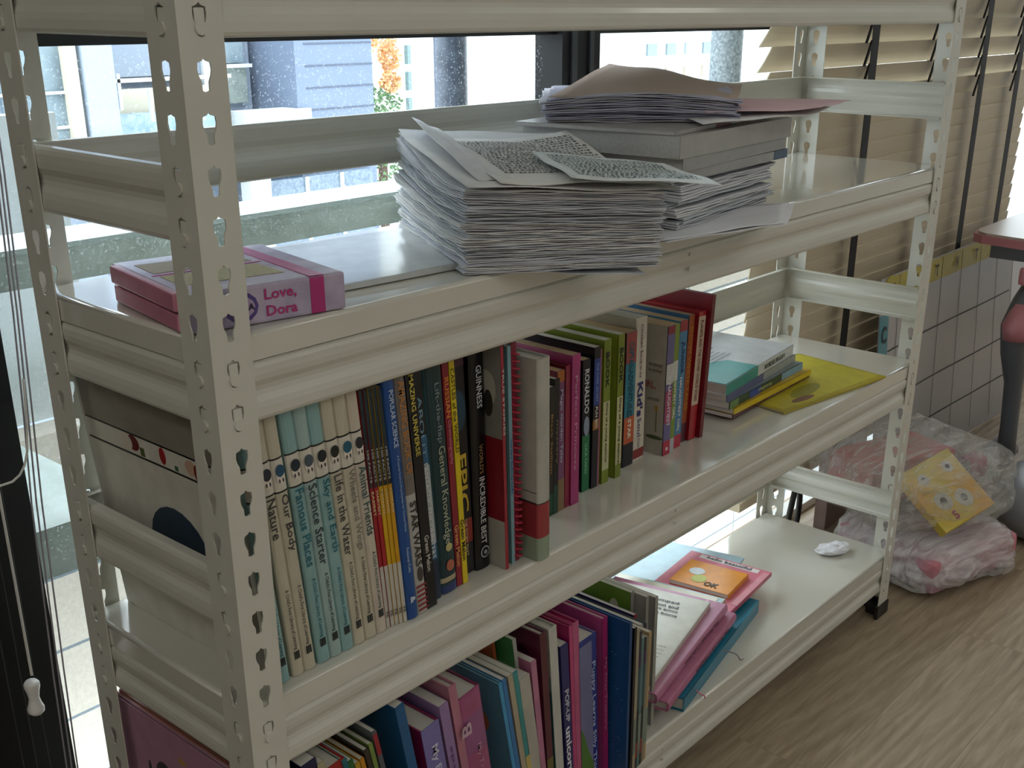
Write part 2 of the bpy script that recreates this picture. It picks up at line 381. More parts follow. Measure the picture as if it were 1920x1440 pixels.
# ------------------------------------------------------------------ books
def book(label, w, h, d, mw, cover='cccccc', spine=None, page=None, bands=(), titles=(), hard=False, left=None, group=None, name='book', gloss=0.3, patches=(), cat='book', round_sp=False):
    """local: x thickness 0..w, y depth 0 (spine) .. d, z height"""
    root = empty(name, mw=mw); tag(root, label, cat, group)
    t = 0.0022 if hard else 0.0008; ov = 0.003 if hard else 0.0002
    t = min(t, w*0.3)
    bm = bmesh.new()
    box(bm, 0, t, 0.0, d, 0, h); box(bm, w-t, w, 0.0, d, 0, h)
    mesh_obj('cover', bm, cm(cover, gloss), root)
    bm = bmesh.new()
    if round_sp:
        n = 6; pts = [(w*0.5*(1-math.cos(math.pi*i/n)), -0.0035*math.sin(math.pi*i/n)) for i in range(n+1)]
        pts = pts + [(w-1e-4, 0.0012), (1e-4, 0.0012)]
        prism(bm, pts, 0, h, 'z')
    else: box(bm, 0.0, w, -0.0006, 0.0009, 0, h)
    mesh_obj('spine', bm, cm(spine or cover, gloss), root)
    bm = bmesh.new(); box(bm, t, w-t, 0.001, d-ov-0.0005, ov, h-ov)
    mesh_obj('page_block', bm, page or PAGE, root)
    yo = -0.0036 if round_sp else -0.0007
    for (z0, z1, c) in bands:
        bm = bmesh.new()
        if round_sp:
            pts2 = [(w*0.5*(1-math.cos(math.pi*i/6)), -0.0035*math.sin(math.pi*i/6)-0.0002) for i in range(7)] + [(w, 0.0), (0, 0.0)]
            prism(bm, pts2, z0, z1, 'z')
        else: box(bm, 0.0001, w-0.0001, -0.0009, -0.0005, z0, z1)
        mesh_obj('spine_band', bm, cm(c, gloss), root)
    for tt in titles:
        s, zt, ln, hg, c = tt[:5]; b = tt[5] if len(tt) > 5 else 0.0; xc = tt[6] if len(tt) > 6 else 0.5
        text(s, root, cm(c, 0.5), (w*xc - hg/2, yo-0.0003, zt), (0, 0, -1), (1, 0, 0), ln, hg, b)
    for pk, (kind, c, args) in enumerate(patches):       # on the cover that faces -x (left side)
        if kind == 'rect':
            y0, y1, z0, z1 = args
            quad_patch('cover_print', [(0, y1, z0), (0, y0, z0), (0, y0, z1), (0, y1, z1)], cm(c, gloss), root, th=0.0002+0.00005*pk)
        if kind == 'disc':
            y, z, ry, rz = args
            n = 24; pts = [(0, y-ry*math.cos(2*math.pi*i/n), z+rz*math.sin(2*math.pi*i/n)) for i in range(n)]
            quad_patch('cover_print', pts, cm(c, gloss), root, th=0.0002+0.00005*pk)
        if kind == 'text':
            s, y, z, ln, hg = args
            text(s, root, cm(c, 0.5), (-0.0009, y, z), (0, -1, 0), (0, 0, 1), ln, hg)
    return root
def stand(x, y, lean, w, z, yaw=0.0):
    a = R(lean); dz = max(0.0, w*math.sin(a)) if a > 0 else 0
    return Matrix.Translation((x, y, z+dz+0.0004)) @ Matrix.Rotation(R(yaw), 4, 'Z') @ Matrix.Rotation(a, 4, 'Y')
def series_face(root, w, z, c, face='e9ddd0'):
    # round head pictogram on the white spine panel
    y = -0.0042
    disc('spine_picture', (w*0.5, y, z+0.004), w*0.33, 0.0085, cm(face, 0.5), root, 'y', th=0.0002)
    disc('spine_picture', (w*0.5, y-0.0004, z+0.009), w*0.34, 0.0062, cm(c, 0.5), root, 'y', th=0.0002)
    for k in (-1, 1): disc('spine_picture', (w*(0.5+0.14*k), y-0.0004, z-0.001), w*0.06, 0.0022, cm('30343c', 0.5), root, 'y', n=8, th=0.0002)
CR, BL = 'cbc3ad', '8fb5b5'
series = [  # x, w, lean, spine colour, title, text colour, head colour, len
    (0.050, 0.0128, -5.0, BL, '', '24525e', '24303c', 0),
    (0.0665, 0.0142, -5.0, CR, 'Nature', '3a3a3c', '262c3a', 0.042),
    (0.0812, 0.0143, -5.0, CR, 'Our Body', '3a3a3c', '23506e', 0.060),
    (0.0985, 0.0155, -5.0, BL, 'Famous Places', '1d6d7e', '1d2a36', 0.084),
    (0.1145, 0.0150, -5.0, 'a4bdba', 'Science Starter', '2b3a42', '4a5560', 0.088),
    (0.1300, 0.0155, -5.0, BL, 'Sky and Earth', '1d6d7e', '1a2026', 0.080),
    (0.1462, 0.0148, -5.0, CR, 'Life in the Water', '3a3a3c', '181c14', 0.090),
    (0.1616, 0.0155, -5.0, CR, 'Wheels and Wings', '8a8478', '1f5a72', 0.090),
    (0.1776, 0.0140, -5.0, 'd2c6b6', 'Animal Friends', '3d5a5c', '26282c', 0.078),
]
nm = ['blue leftmost slim volume with blank top half', 'cream volume titled Nature', 'cream volume titled Our Body', 'pale blue volume titled Famous Places', 'grey-blue volume titled Science Starter', 'pale blue volume titled Sky and Earth', 'cream volume titled Life in the Water', 'cream volume titled Wheels and Wings', 'cream volume titled Animal Friends']
for i, (x, w_, ln, c, t, tc_, hc, tl) in enumerate(series):
    H = 0.280
    ti = [('A Child\'s First Library of Learning', 0.098, 0.068, 0.0055, tc_ if c != CR else '4a4844')]
    if t: ti.append((t, 0.196, tl, 0.0098, tc_, 0.004))
    b = book(nm[i] + ' in the children\'s encyclopedia set', w_, H, 0.215, stand(x, 0.019, ln, w_, zB), c, c, PAGEW, hard=True, round_sp=True, gloss=0.42,
             bands=[(0.200, 0.2325, 'dcd6c8'), (0.1985, 0.2003, '101010'), (0.2322, 0.234, '101010')] , titles=ti, group='encyclopedia set at the left end of the middle shelf')
    series_face(b, w_, 0.212, hc)
    for k in range(3): quad_patch('publisher_mark', [(w_*0.28+k*w_*0.16, -0.0039, 0.019), (w_*0.40+k*w_*0.16, -0.0039, 0.019), (w_*0.40+k*w_*0.16, -0.0039, 0.028), (w_*0.28+k*w_*0.16, -0.0039, 0.028)], cm('2c3032', 0.5), b)

# white lift-out picture book standing across the left end
b = book('large white picture book facing the rack frame at the middle shelf\'s left end', 0.006, 0.275, 0.255,
         stand(0.0440, 0.026, -5.0, 0.006, zB), 'd6d2c6', 'd6d2c6', PAGEW, hard=True,
         patches=[('rect', '8f897c', (0.0, 0.25, 0.228, 0.275)), ('rect', '101010', (0.0, 0.25, 0.2265, 0.2285)), ('rect', '101010', (0.0, 0.25, 0.2035, 0.2055)),
                  ('disc', '6d1a1a', (0.163, 0.218, 0.010, 0.0085)), ('disc', 'd8cfc0', (0.175, 0.2165, 0.010, 0.009)), ('rect', '4c5420', (0.145, 0.152, 0.207, 0.216)), ('disc', 'a02020', (0.112, 0.217, 0.005, 0.009)),
                  ('rect', '3d6a4c', (0.088, 0.093, 0.207, 0.212)), ('disc', 'c9a890', (0.065, 0.217, 0.009, 0.008)), ('disc', '7a2a1a', (0.055, 0.214, 0.005, 0.009)),
                  ('disc', '22384c', (0.112, 0.108, 0.052, 0.052)), ('disc', '9a9a8e', (0.125, 0.085, 0.033, 0.024)), ('disc', '22384c', (0.105, 0.072, 0.040, 0.028)), ('rect', 'd6d2c6', (0.02, 0.2, 0.03, 0.075))])

def B(label, x, w_, y, lean, h, d, cover, **k):
    return book(label, w_, h, d, stand(x, y, lean, w_, zB), cover, **k)
x = 0.1925
ez = [('6c1f26', 'a3202c', 'EASIEST'), ('8a1f28', 'b0242e', 'HARVEST'), ('a07c18', 'dcae22', 'MAGNETS'), ('8a6c14', 'd6a51e', 'VOLCANOES'), ('97700f', 'd39c1c', 'CLOUDS')]
lab = ['slim paperback with red spine beside the cream set', 'slim paperback with darker red spine touching a yellow one', 'bright yellow-spined slim paperback of the easy facts set', 'golden-spined slim paperback second of the yellow three', 'orange-yellow slim paperback next to the blue science encyclopedia']
for i, (c1, c2, t) in enumerate(ez):
    b = B(lab[i], 0.1925+i*0.0050, 0.0049, 0.0195-i*0.0013, -4.6, 0.272, 0.19, c2, page=PAGEW, group='slim easy-facts paperbacks with white spine ends',
      bands=[(0, 0.074, 'c9c6bb'), (0.215, 0.272, '1d3038'), (0.166, 0.215, '3a2830' if i < 2 else '262e3a')],
      titles=[('100 FACTS', 0.208, 0.036, 0.0026, 'c8c4ba', 0.01), (t, 0.162, 0.028, 0.003, 'f0d8a0', 0.01), ('YX', 0.02, 0.008, 0.0035, '2a2a2a', 0.01)])
B('royal blue rounded hardback encyclopedia with white lettering next to the slim paperbacks', 0.2185, 0.0150, 0.0145, -4.5, 0.285, 0.2, '1c4f94', hard=True, round_sp=True, page=PAGEW,
  titles=[('POPULAR SCIENCE', 0.266, 0.062, 0.0058, 'cfdcea', 0.005), ('A Pictorial Science Encyclopedia for Curious Minds', 0.195, 0.088, 0.0036, 'a8c0dc'), ('Susanna Cole', 0.088, 0.03, 0.0036, 'b8cce0'), ('&', 0.028, 0.008, 0.007, 'e0e6ee', 0.02)])
b = B('white and silver hardback with orange capitals and a red-striped foot', 0.2340, 0.0152, 0.0160, -4.5, 0.287, 0.2, 'bdbab4', hard=True, round_sp=True, page=PAGEW,
  bands=[(0.145, 0.287, '7b736c')], titles=[('AMAZING BOOK OF', 0.272, 0.104, 0.0085, 'c9843a', 0.006), ('STAR WARS', 0.137, 0.078, 0.0095, '3c3530', 0.02)])
for k in range(6):
    bm = bmesh.new(); box(bm, 0.0005, 0.0148, -0.0041, -0.0036, 0.004+k*0.0058, 0.0065+k*0.0058); mesh_obj('spine_stripe', bm, cm('8e2f35', 0.5), b)
disc('spine_picture', (0.0076, -0.0042, 0.049), 0.004, 0.009, cm('4c4540', 0.5), b, 'y')
B('black hardback titled Amazing Universe with yellow capitals', 0.2500, 0.0140, 0.0150, -4.4, 0.283, 0.2, '14151a', hard=True, page=PAGEW,
  titles=[('AMAZING UNIVERSE', 0.282, 0.098, 0.0062, 'd8c455', 0.012), ('Green Melon', 0.090, 0.044, 0.0062, 'd4d0c4', 0.01)])
B('blue and white book about UFOs with a ragged black top', 0.2655, 0.0128, 0.0230, -4.2, 0.272, 0.19, '35688c', page=PAGEW,
  bands=[(0.2, 0.272, '10141a'), (0.07, 0.165, 'b6bcbd'), (0.0, 0.05, '20304a')], titles=[('ABOUT', 0.245, 0.07, 0.006, '7ea6bc', 0.004), ('FANTASTIC ENCOUNTERS', 0.168, 0.115, 0.0068, 'dfe2e0', 0.01), ('FANTASTIC ENCOUNTERS', 0.160, 0.1, 0.003, '2a3a4a', 0.004, 0.12)])
b = B('dark teal book titled Lift-the-flap General Knowledge', 0.2835, 0.0240, 0.0270, -3.6, 0.276, 0.2, '1c3a40', hard=True, round_sp=True, page=PAGEW,
  bands=[(0.014, 0.02, 'b8a888'), (0.0, 0.01, '2c3a70')], titles=[('Lift-the-flap', 0.252, 0.068, 0.0085, '8d9a9c', 0.0), ('General Knowledge', 0.180, 0.118, 0.0125, 'b0b69c', 0.004)], patches=[('rect', '5e8a8c', (0.0, 0.004, 0.0, 0.276))])
disc('spine_picture', (0.013, -0.0042, 0.122-0.065+0.0), 0.005, 0.005, cm('c8bc80', 0.5), b, 'y')
disc('spine_picture', (0.013, -0.0042, 0.034), 0.006, 0.007, cm('b86a50', 0.5), b, 'y')
B('crimson book on cinematography with orange and pink lettering', 0.3085, 0.0088, 0.0270, -3.4, 0.278, 0.2, '8f1f30', page=PAGEW,
  titles=[('RUSSIAN', 0.254, 0.046, 0.0062, 'e08838', 0.02), ('Cinematography', 0.205, 0.052, 0.0058, 'cf7a88', 0.01), ('Green Melon', 0.078, 0.052, 0.006, 'e0a060', 0.015)])
B('narrow bright yellow book between the crimson and the black book', 0.3180, 0.0078, 0.0265, -3.3, 0.281, 0.2, 'e3c81e', page=PAGEW,
  titles=[('CASTLES of the WORLD', 0.262, 0.098, 0.0052, '5d5a20', 0.012), ('Green Melon', 0.082, 0.052, 0.0058, '463f2a', 0.015)])
b = B('thick black book titled EPIC in yellow with red flames', 0.3285, 0.0225, 0.0400, -2.8, 0.275, 0.2, '14131a', page=PAGEW,
  bands=[(0.04, 0.07, '8a2e28'), (0.255, 0.275, '4e2230')], titles=[('EPIC', 0.152, 0.072, 0.0135, 'd6b33c', 0.02), ('THE STORY THAT', 0.072, 0.048, 0.005, 'c8b488', 0.01)])
disc('spine_picture', (0.01, -0.0016, 0.205), 0.0105, 0.024, cm('1f4156', 0.4), b, 'y')
b = B('black rounded-spine annual titled World\'s Incredible Best', 0.3510, 0.0240, 0.0380, -1.6, 0.272, 0.2, '0e0f14', hard=True, round_sp=True, page=PAGEW, gloss=0.2,
  titles=[('GUINNESS', 0.252, 0.05, 0.0085, 'c2c6c8', 0.015), ('WORLD\'S', 0.158, 0.036, 0.006, '9c7c50', 0.01), ('INCREDIBLE BEST', 0.118, 0.085, 0.0085, 'cfd2d2', 0.012)])
disc('spine_picture', (0.013, -0.0042, 0.022), 0.0072, 0.0075, cm('b8bcc0', 0.4), b, 'y'); disc('spine_picture', (0.013, -0.0046, 0.022), 0.0058, 0.006, cm('0e0f14', 0.4), b, 'y')
text('e', b, cm('b8bcc0', 0.4), (0.0105, -0.0048, 0.0195), (1, 0, 0), (0, 0, 1), 0.005, 0.005, 0.02)
B('book with cat photograph over red cover, white foot, standing proud of the row', 0.3765, 0.0048, 0.0130, -1.6, 0.276, 0.2, '8a1d2a', page=PAGEW, spine='a0283a',
  titles=[('TRUE STORIES', 0.25, 0.08, 0.0032, 'd0c8c0', 0.01)],
  patches=[('rect', 'b2aca2', (0.0, 0.2, 0.0, 0.062)), ('rect', '8c8a84', (0.0, 0.2, 0.165, 0.276)), ('disc', '2a2622', (0.05, 0.245, 0.018, 0.014)), ('disc', 'b8b2a6', (0.022, 0.222, 0.014, 0.022)), ('disc', '39342e', (0.02, 0.205, 0.007, 0.016))])
B('thin lime green book with a red foot', 0.3830, 0.0052, 0.0200, -1.8, 0.275, 0.2, '2f6a3a', spine='8aa83a', page=PAGEW, bands=[(0, 0.035, '8a3030')], titles=[('WONDERFUL QUESTIONS', 0.22, 0.12, 0.003, 'd8dc9a', 0.01)])
B('thin dark green book beside the lime one', 0.3886, 0.0036, 0.0220, -1.6, 0.272, 0.2, '1f4a3a', page=PAGEW)
B('pale blue thin workbook left of the spiral notebook', 0.3926, 0.0058, 0.0180, -1.5, 0.270, 0.2, '7fa6b0', page=PAGEW, titles=[('workbook', 0.16, 0.07, 0.003, '2c5a9c', 0.01)])
# spiral notebook
nb = book('grey-lilac notebook bound with a red plastic spiral', 0.0080, 0.272, 0.195, stand(0.4000, 0.0200, -1.2, 0.008, zB), 'a9a9b4', '8f2038', PAGEW, cat='notebook', name='spiral_notebook',
          patches=[('rect', '33202a', (0.0, 0.04, 0.225, 0.268))])
RED = cm('b02840', 0.3)
pts = []
for k in range(30*10):
    a = 2*math.pi*k/10; pts.append((0.004+0.0065*math.cos(a), 0.0005-0.0072*math.sin(a)-0.001, 0.006+0.26*k/300))
tube('spiral_wire', pts, 0.00115, RED, nb, res=1)
# white album
b = B('tall white hardback album with a red printed foot, sticking out of the row', 0.4170, 0.0225, -0.0005, -0.6, 0.252, 0.2, 'b8b5aa', hard=True, round_sp=True, page=PAGEW, gloss=0.2,
  bands=[(0.03, 0.074, '9c3a3e'), (0.0, 0.03, '93a08a'), (0.0738, 0.0752, '3a3230')], patches=[('rect', '9c3a3e', (0.0, 0.2, 0.03, 0.074)), ('rect', '93a08a', (0.0, 0.2, 0.0, 0.03)), ('rect', '3a3230', (0.0, 0.2, 0.0738, 0.076)), ('rect', '3a3230', (0.0, 0.05, 0.088, 0.0888))])
for k in range(4): tube('sketch_line', [(0.002+k*0.005, -0.0043, 0.078), (0.006+k*0.004, -0.0044, 0.096)], 0.0003, cm('3a3230', .5), b, res=1)
# set-back middle group
def G(label, x, x2, y, lean, h, d, cover, **k): return B(label, x, x2-x, y, lean, h, d, cover, **k)
G('short olive-brown book with a dark spine, shortest in the row', 0.5230, 0.5330, 0.072, 0.5, 0.176, 0.15, '3b3320', page=PAGEW, spine='24201c', titles=[('Black Stallion', 0.14, 0.08, 0.004, 'b08850')], bands=[(0, 0.03, '1c4a34')])
G('small black paperback behind the shortest brown one', 0.5336, 0.5436, 0.072, 0.3, 0.185, 0.15, '16161a', page=PAGEW, titles=[('mystery', 0.13, 0.06, 0.004, '9a8a78')], bands=[(0, 0.04, '1f4436')])
G('purple and red patterned paperback', 0.5440, 0.5575, 0.073, -0.8, 0.193, 0.155, '7c2434', page=PAGET, spine='7c4a72', bands=[(0.178, 0.193, 'b0682c'), (0.0, 0.045, '8c7050')], titles=[('Magic Garden Tales', 0.168, 0.1, 0.006, 'b8bcc8', 0.01)])
G('dark red hardback with a pink glittering spine', 0.5600, 0.5700, 0.074, -0.4, 0.196, 0.16, '6d1622', page=PAGEW, hard=True, spine='8c2240')
G('pink-spined paperback with olive top band', 0.5705, 0.5870, 0.072, -0.4, 0.208, 0.17, 'a02c60', page=PAGET, spine='a83a74', bands=[(0.19, 0.208, 'b03a78')], titles=[('Perfect Princess', 0.18, 0.13, 0.006, 'd090b0', 0.01)])
b = G('black footballer paperback with white capitals and a green lower half', 0.6150, 0.6310, 0.089, -0.6, 0.188, 0.15, '14141c', page=PAGET, spine='12141e', bands=[(0.0, 0.082, '1f7048')],
  titles=[('RONALDO', 0.175, 0.062, 0.0095, 'd2d6da', 0.02), ('LUCA CAIOLI', 0.07, 0.044, 0.0055, '8fd0a4', 0.01)])
disc('spine_picture', (0.008, -0.0014, 0.095), 0.006, 0.014, cm('8a96a8', 0.5), b, 'y')
G('black and blue thick-topped paperback right of the footballer biography', 0.6335, 0.6470, 0.087, 0.4, 0.201, 0.17, '12131b', page=PAGEW, spine='14141c', bands=[(0.12, 0.185, '2c4690'), (0.085, 0.1, '9a6a2a')], titles=[('THE DARK SECRET', 0.18, 0.055, 0.005, '8aa4d8', 0.01), ('FUN BIO', 0.118, 0.03, 0.005, 'e0dcd0', 0.02)])
G('very thin pink paperback before the green pair', 0.6480, 0.6520, 0.088, 0.0, 0.196, 0.16, 'a8667c', page=PAGEW)
lg = dict(page=PAGEW, spine='7c8a2c', bands=[(0.02, 0.12, 'c4c294')])
G('olive green diary novel with side facing out, left of its twin', 0.6560, 0.6710, 0.086, -0.4, 0.207, 0.165, '7c8a2c', titles=[('Diary of a young explorer', 0.118, 0.088, 0.005, '34361c', 0.01), ('BOOK', 0.19, 0.05, 0.008, '22261a', 0.02)], patches=[('rect', '93895a', (0.004, 0.03, 0.03, 0.18)), ('rect', '64706a', (0.004, 0.022, 0.004, 0.03))], **lg)
G('olive green diary novel nearer the teal book', 0.6850, 0.6985, 0.085, 0.0, 0.209, 0.165, '8c9a34', titles=[('Diary of a young explorer', 0.118, 0.1, 0.006, '34361c', 0.01), ('BOOK', 0.19, 0.05, 0.008, '22261a', 0.02)], **lg)
b = G('teal and orange comic novel between green book and white book', 0.7240, 0.7480, 0.100, 0.0, 0.200, 0.16, '6d2a30', page=PAGET, spine='2f8094', bands=[(0.155, 0.2, 'a04a48'), (0.035, 0.075, 'c25a30'), (0.0, 0.035, '1e1a22')], titles=[('CAPTAIN', 0.185, 0.04, 0.011, '20667a', 0.02), ('ADVENTURES', 0.145, 0.07, 0.011, '1a5468', 0.02), ('STAR', 0.072, 0.03, 0.008, 'e6dcc8', 0.03)])
G('cream paperback with a big navy word and dark red mark on its spine', 0.7520, 0.7775, 0.102, -0.9, 0.215, 0.17, 'b3a894', page=PAGEW, spine='d6cdbd', bands=[(0.004, 0.018, '8c2a2c')],
  titles=[('Chicken Soup', 0.205, 0.058, 0.0085, '6a4a50', 0.0), ('for the', 0.145, 0.018, 0.005, '6a4a50'), ('Kid\'s', 0.120, 0.052, 0.0135, '2a2d6c', 0.03), ('Soul', 0.065, 0.028, 0.009, '3a3a70', 0.0), ('101 Stories', 0.034, 0.014, 0.006, '8a8a90')])
G('white novel with GIRL printed on its side and a blue and pink spine', 0.8005, 0.8180, 0.083, 0.0, 0.197, 0.155, 'b4ab9d', page=PAGET, spine='6b6490', bands=[(0.185, 0.197, '8a2838'), (0.0, 0.022, 'b83048'), (0.05, 0.1, 'a04468'), (0.11, 0.14, 'c8c8c0')],
  titles=[('THE NAUGHTIEST', 0.135, 0.09, 0.008, 'e6d8e0', 0.015), ('1', 0.012, 0.005, 0.005, 'f0e0e0', 0.02)],
  patches=[('text', '8c2a34', ('GIRL,', 0.044, 0.100, 0.028, 0.012)), ('text', '50483e', ('who is too much', 0.03, 0.135, 0.024, 0.006)), ('text', '50483e', ('the new old girl', 0.03, 0.126, 0.024, 0.005)), ('text', '50483e', ('and told', 0.03, 0.083, 0.02, 0.005)),
           ('rect', '6e6a3c', (0.013, 0.0145, 0.035, 0.07)), ('disc', '4e5a3c', (0.016, 0.026, 0.015, 0.003)), ('disc', 'b0883c', (0.014, 0.072, 0.003, 0.004))])
G('lime and white paperback of the naughty girl set', 0.8215, 0.8330, 0.086, 0.4, 0.195, 0.155, '7f9438', page=PAGET, spine='7f9438', bands=[(0.11, 0.14, 'c8c8c0'), (0, 0.02, 'b8b8c0')], titles=[('NAUGHTIEST GIRL', 0.13, 0.08, 0.006, 'e6e4d8', 0.015)])
G('sky blue paperback of the naughty girl set', 0.8345, 0.8540, 0.088, 1.2, 0.196, 0.155, '4b7fa4', page=PAGET, spine='4b84a8', bands=[(0.18, 0.196, '9c2a34'), (0.0, 0.02, 'b83048')], titles=[('JUNIOR', 0.165, 0.05, 0.01, '1e3c6c', 0.02), ('NAUGHTIEST GIRL', 0.11, 0.085, 0.0065, 'e6dee0', 0.015)])
G('orange and dark paperback before the red hardback', 0.8640, 0.8780, 0.095, 2.6, 0.197, 0.15, '4c7090', page=PAGET, spine='a0502a', bands=[(0, 0.03, '5a2a34')], titles=[('SNOW WHITE TALES', 0.18, 0.13, 0.008, 'c88a38', 0.01)])
G('scarlet rounded hardback with a cream title label', 0.8790, 0.8975, 0.090, 3.4, 0.199, 0.16, 'a3202a', page=PAGET, hard=True, spine='a8202c', bands=[(0.055, 0.192, 'cdb8a0')], titles=[('PLANETS AND THE OTHER WORLD STARS', 0.186, 0.125, 0.007, '7a3a34', 0.01)])
b = G('large deep red hardback cover closing the right end of the upright row', 0.9010, 0.9100, 0.084, 3.8, 0.222, 0.17, '8a1828', page=PAGEW, hard=True, spine='6c1420')

# stack lying on the middle shelf, right of the row
def flat(label, x, y, z, yaw, w_, h, d, cover, **k):
    """lying book: local x thickness up, spine towards -y local; h runs along world x before yaw"""
    mw = Matrix.Translation((x, y, z)) @ Matrix.Rotation(R(yaw), 4, 'Z') @ Matrix(((0, 0, 1, 0), (0, 1, 0, 0), (-1, 0, 0, w_), (0, 0, 0, 1)))
    return book(label, w_, h, d, mw, cover, **k)
FX = dict(page=PAGEW)
z = zB + 0.0008
flat('thin spotted yellow magazine board lying flat near the right end of the middle shelf', 1.085, 0.040, z, -8, 0.0035, 0.298, 0.19, 'b9a82a', page=PAGEW, gloss=0.3, name='magazine', cat='magazine')
yc = bpy.data.objects['magazine']
LK = [0]
def top_patch(root, w_, pts, c, lift=0.0006, name='cover_print'):
    LK[0] = (LK[0]+1) % 9; lift = 0.0003+0.00006*LK[0]
    # pts in (height along z, depth y); lies on the upward face x=0 of a lying book
    return quad_patch(name, [(-0.0001, p[1], p[0]) for p in pts], cm(c, 0.35), root, th=-lift)
def top_disc(root, cz, cy, rz, ry, c, n=20, rot=0):
    pts = []
    for i in range(n):
        a = -2*math.pi*i/n; u, v = rz*math.cos(a), ry*math.sin(a)
        pts.append((cz+u*math.cos(rot)-v*math.sin(rot), cy+u*math.sin(rot)+v*math.cos(rot)))
    return top_patch(root, 0, pts, c)
def top_rect(root, z0, z1, y0, y1, c): return top_patch(root, 0, [(z0, y1), (z1, y1), (z1, y0), (z0, y0)], c)
def top_text(root, s, z_, y, ln, hg, c, bold=0.0): return text(s, root, cm(c, 0.5), (-0.0010, y, z_), (0, 0, 1), (0, 1, 0), ln, hg, bold, lift=0.0006)
top_rect(yc, 0.008, 0.29, 0.008, 0.182, 'c9bd36')
top_disc(yc, 0.205, 0.15, 0.03, 0.009, '857238', rot=0.3); top_disc(yc, 0.19, 0.155, 0.018, 0.005, 'd9c49a', rot=0.3)
top_disc(yc, 0.14, 0.105, 0.045, 0.012, '80702e', rot=0.15); top_disc(yc, 0.12, 0.045, 0.05, 0.016, '94922c', rot=0.2); top_disc(yc, 0.08, 0.02, 0.03, 0.008, '7c5038')
z += 0.0037
st = [  # label, x,y,yaw,w,h,d,cover,spine
    ('maroon-edged thin book at the bottom of the stack of four by the yellow magazine', 1.000, 0.085, 3, 0.0075, 0.285, 0.2, '6a3a30', {'spine': '5c2c2a', 'titles': [('tales', 0.2, 0.08, 0.004, 'a08080')]}),
    ('yellow-spined book near the bottom of the flat stack', 1.000, 0.083, 2, 0.0095, 0.275, 0.2, 'd8b01c', {'spine': 'd9bd22'}),
    ('green, blue and pale blue book in the middle of the flat stack', 0.990, 0.086, 4, 0.0130, 0.275, 0.195, '8a949a', {'spine': '2e4a34', 'bands': [(0.19, 0.275, '7ea8c0'), (0.07, 0.11, '2f4fa0'), (0.0, 0.03, '6a8a54')], 'titles': [('Riddles', 0.15, 0.05, 0.006, 'c8c890', 0.01)]}),
    ('grey and lavender notebook second from the top of the flat stack', 0.985, 0.089, 6, 0.0130, 0.275, 0.19, 'b8bcc0', {'spine': '5a5f86', 'bands': [(0.14, 0.275, 'a3a79e')]}),
]
for lb, x_, y_, yw, w_, h_, d_, cv, kw in st:
    kw = dict(kw); flat(lb, x_, y_, z, yw, w_, h_, d_, cv, page=PAGEW, **kw); z += w_ + 0.0005
tb = flat('white and teal maths workbook lying on top of the flat stack', 0.975, 0.086, z, 7, 0.0180, 0.28, 0.2, 'd5d9dc', page=PAGEW, hard=True, spine='cfd3d2',
          bands=[(0.0, 0.125, '1f8f86')], titles=[('A FUTURE TEXTBOOK', 0.24, 0.09, 0.008, '202428', 0.01)])
top_patch(tb, 0, [(0.001, 0.085), (0.075, 0.085), (0.125, 0.055), (0.125, 0.001), (0.001, 0.001)], '38aaa8')
top_text(tb, 'Mathematics', 0.10, 0.105, 0.075, 0.013, '4a5058', 0.01)
for k in range(4): top_text(tb, 'Practice and revision for primary', 0.085+0.003*k, 0.092-0.009*k+0.0, 0.07, 0.0045, '8c90a0')

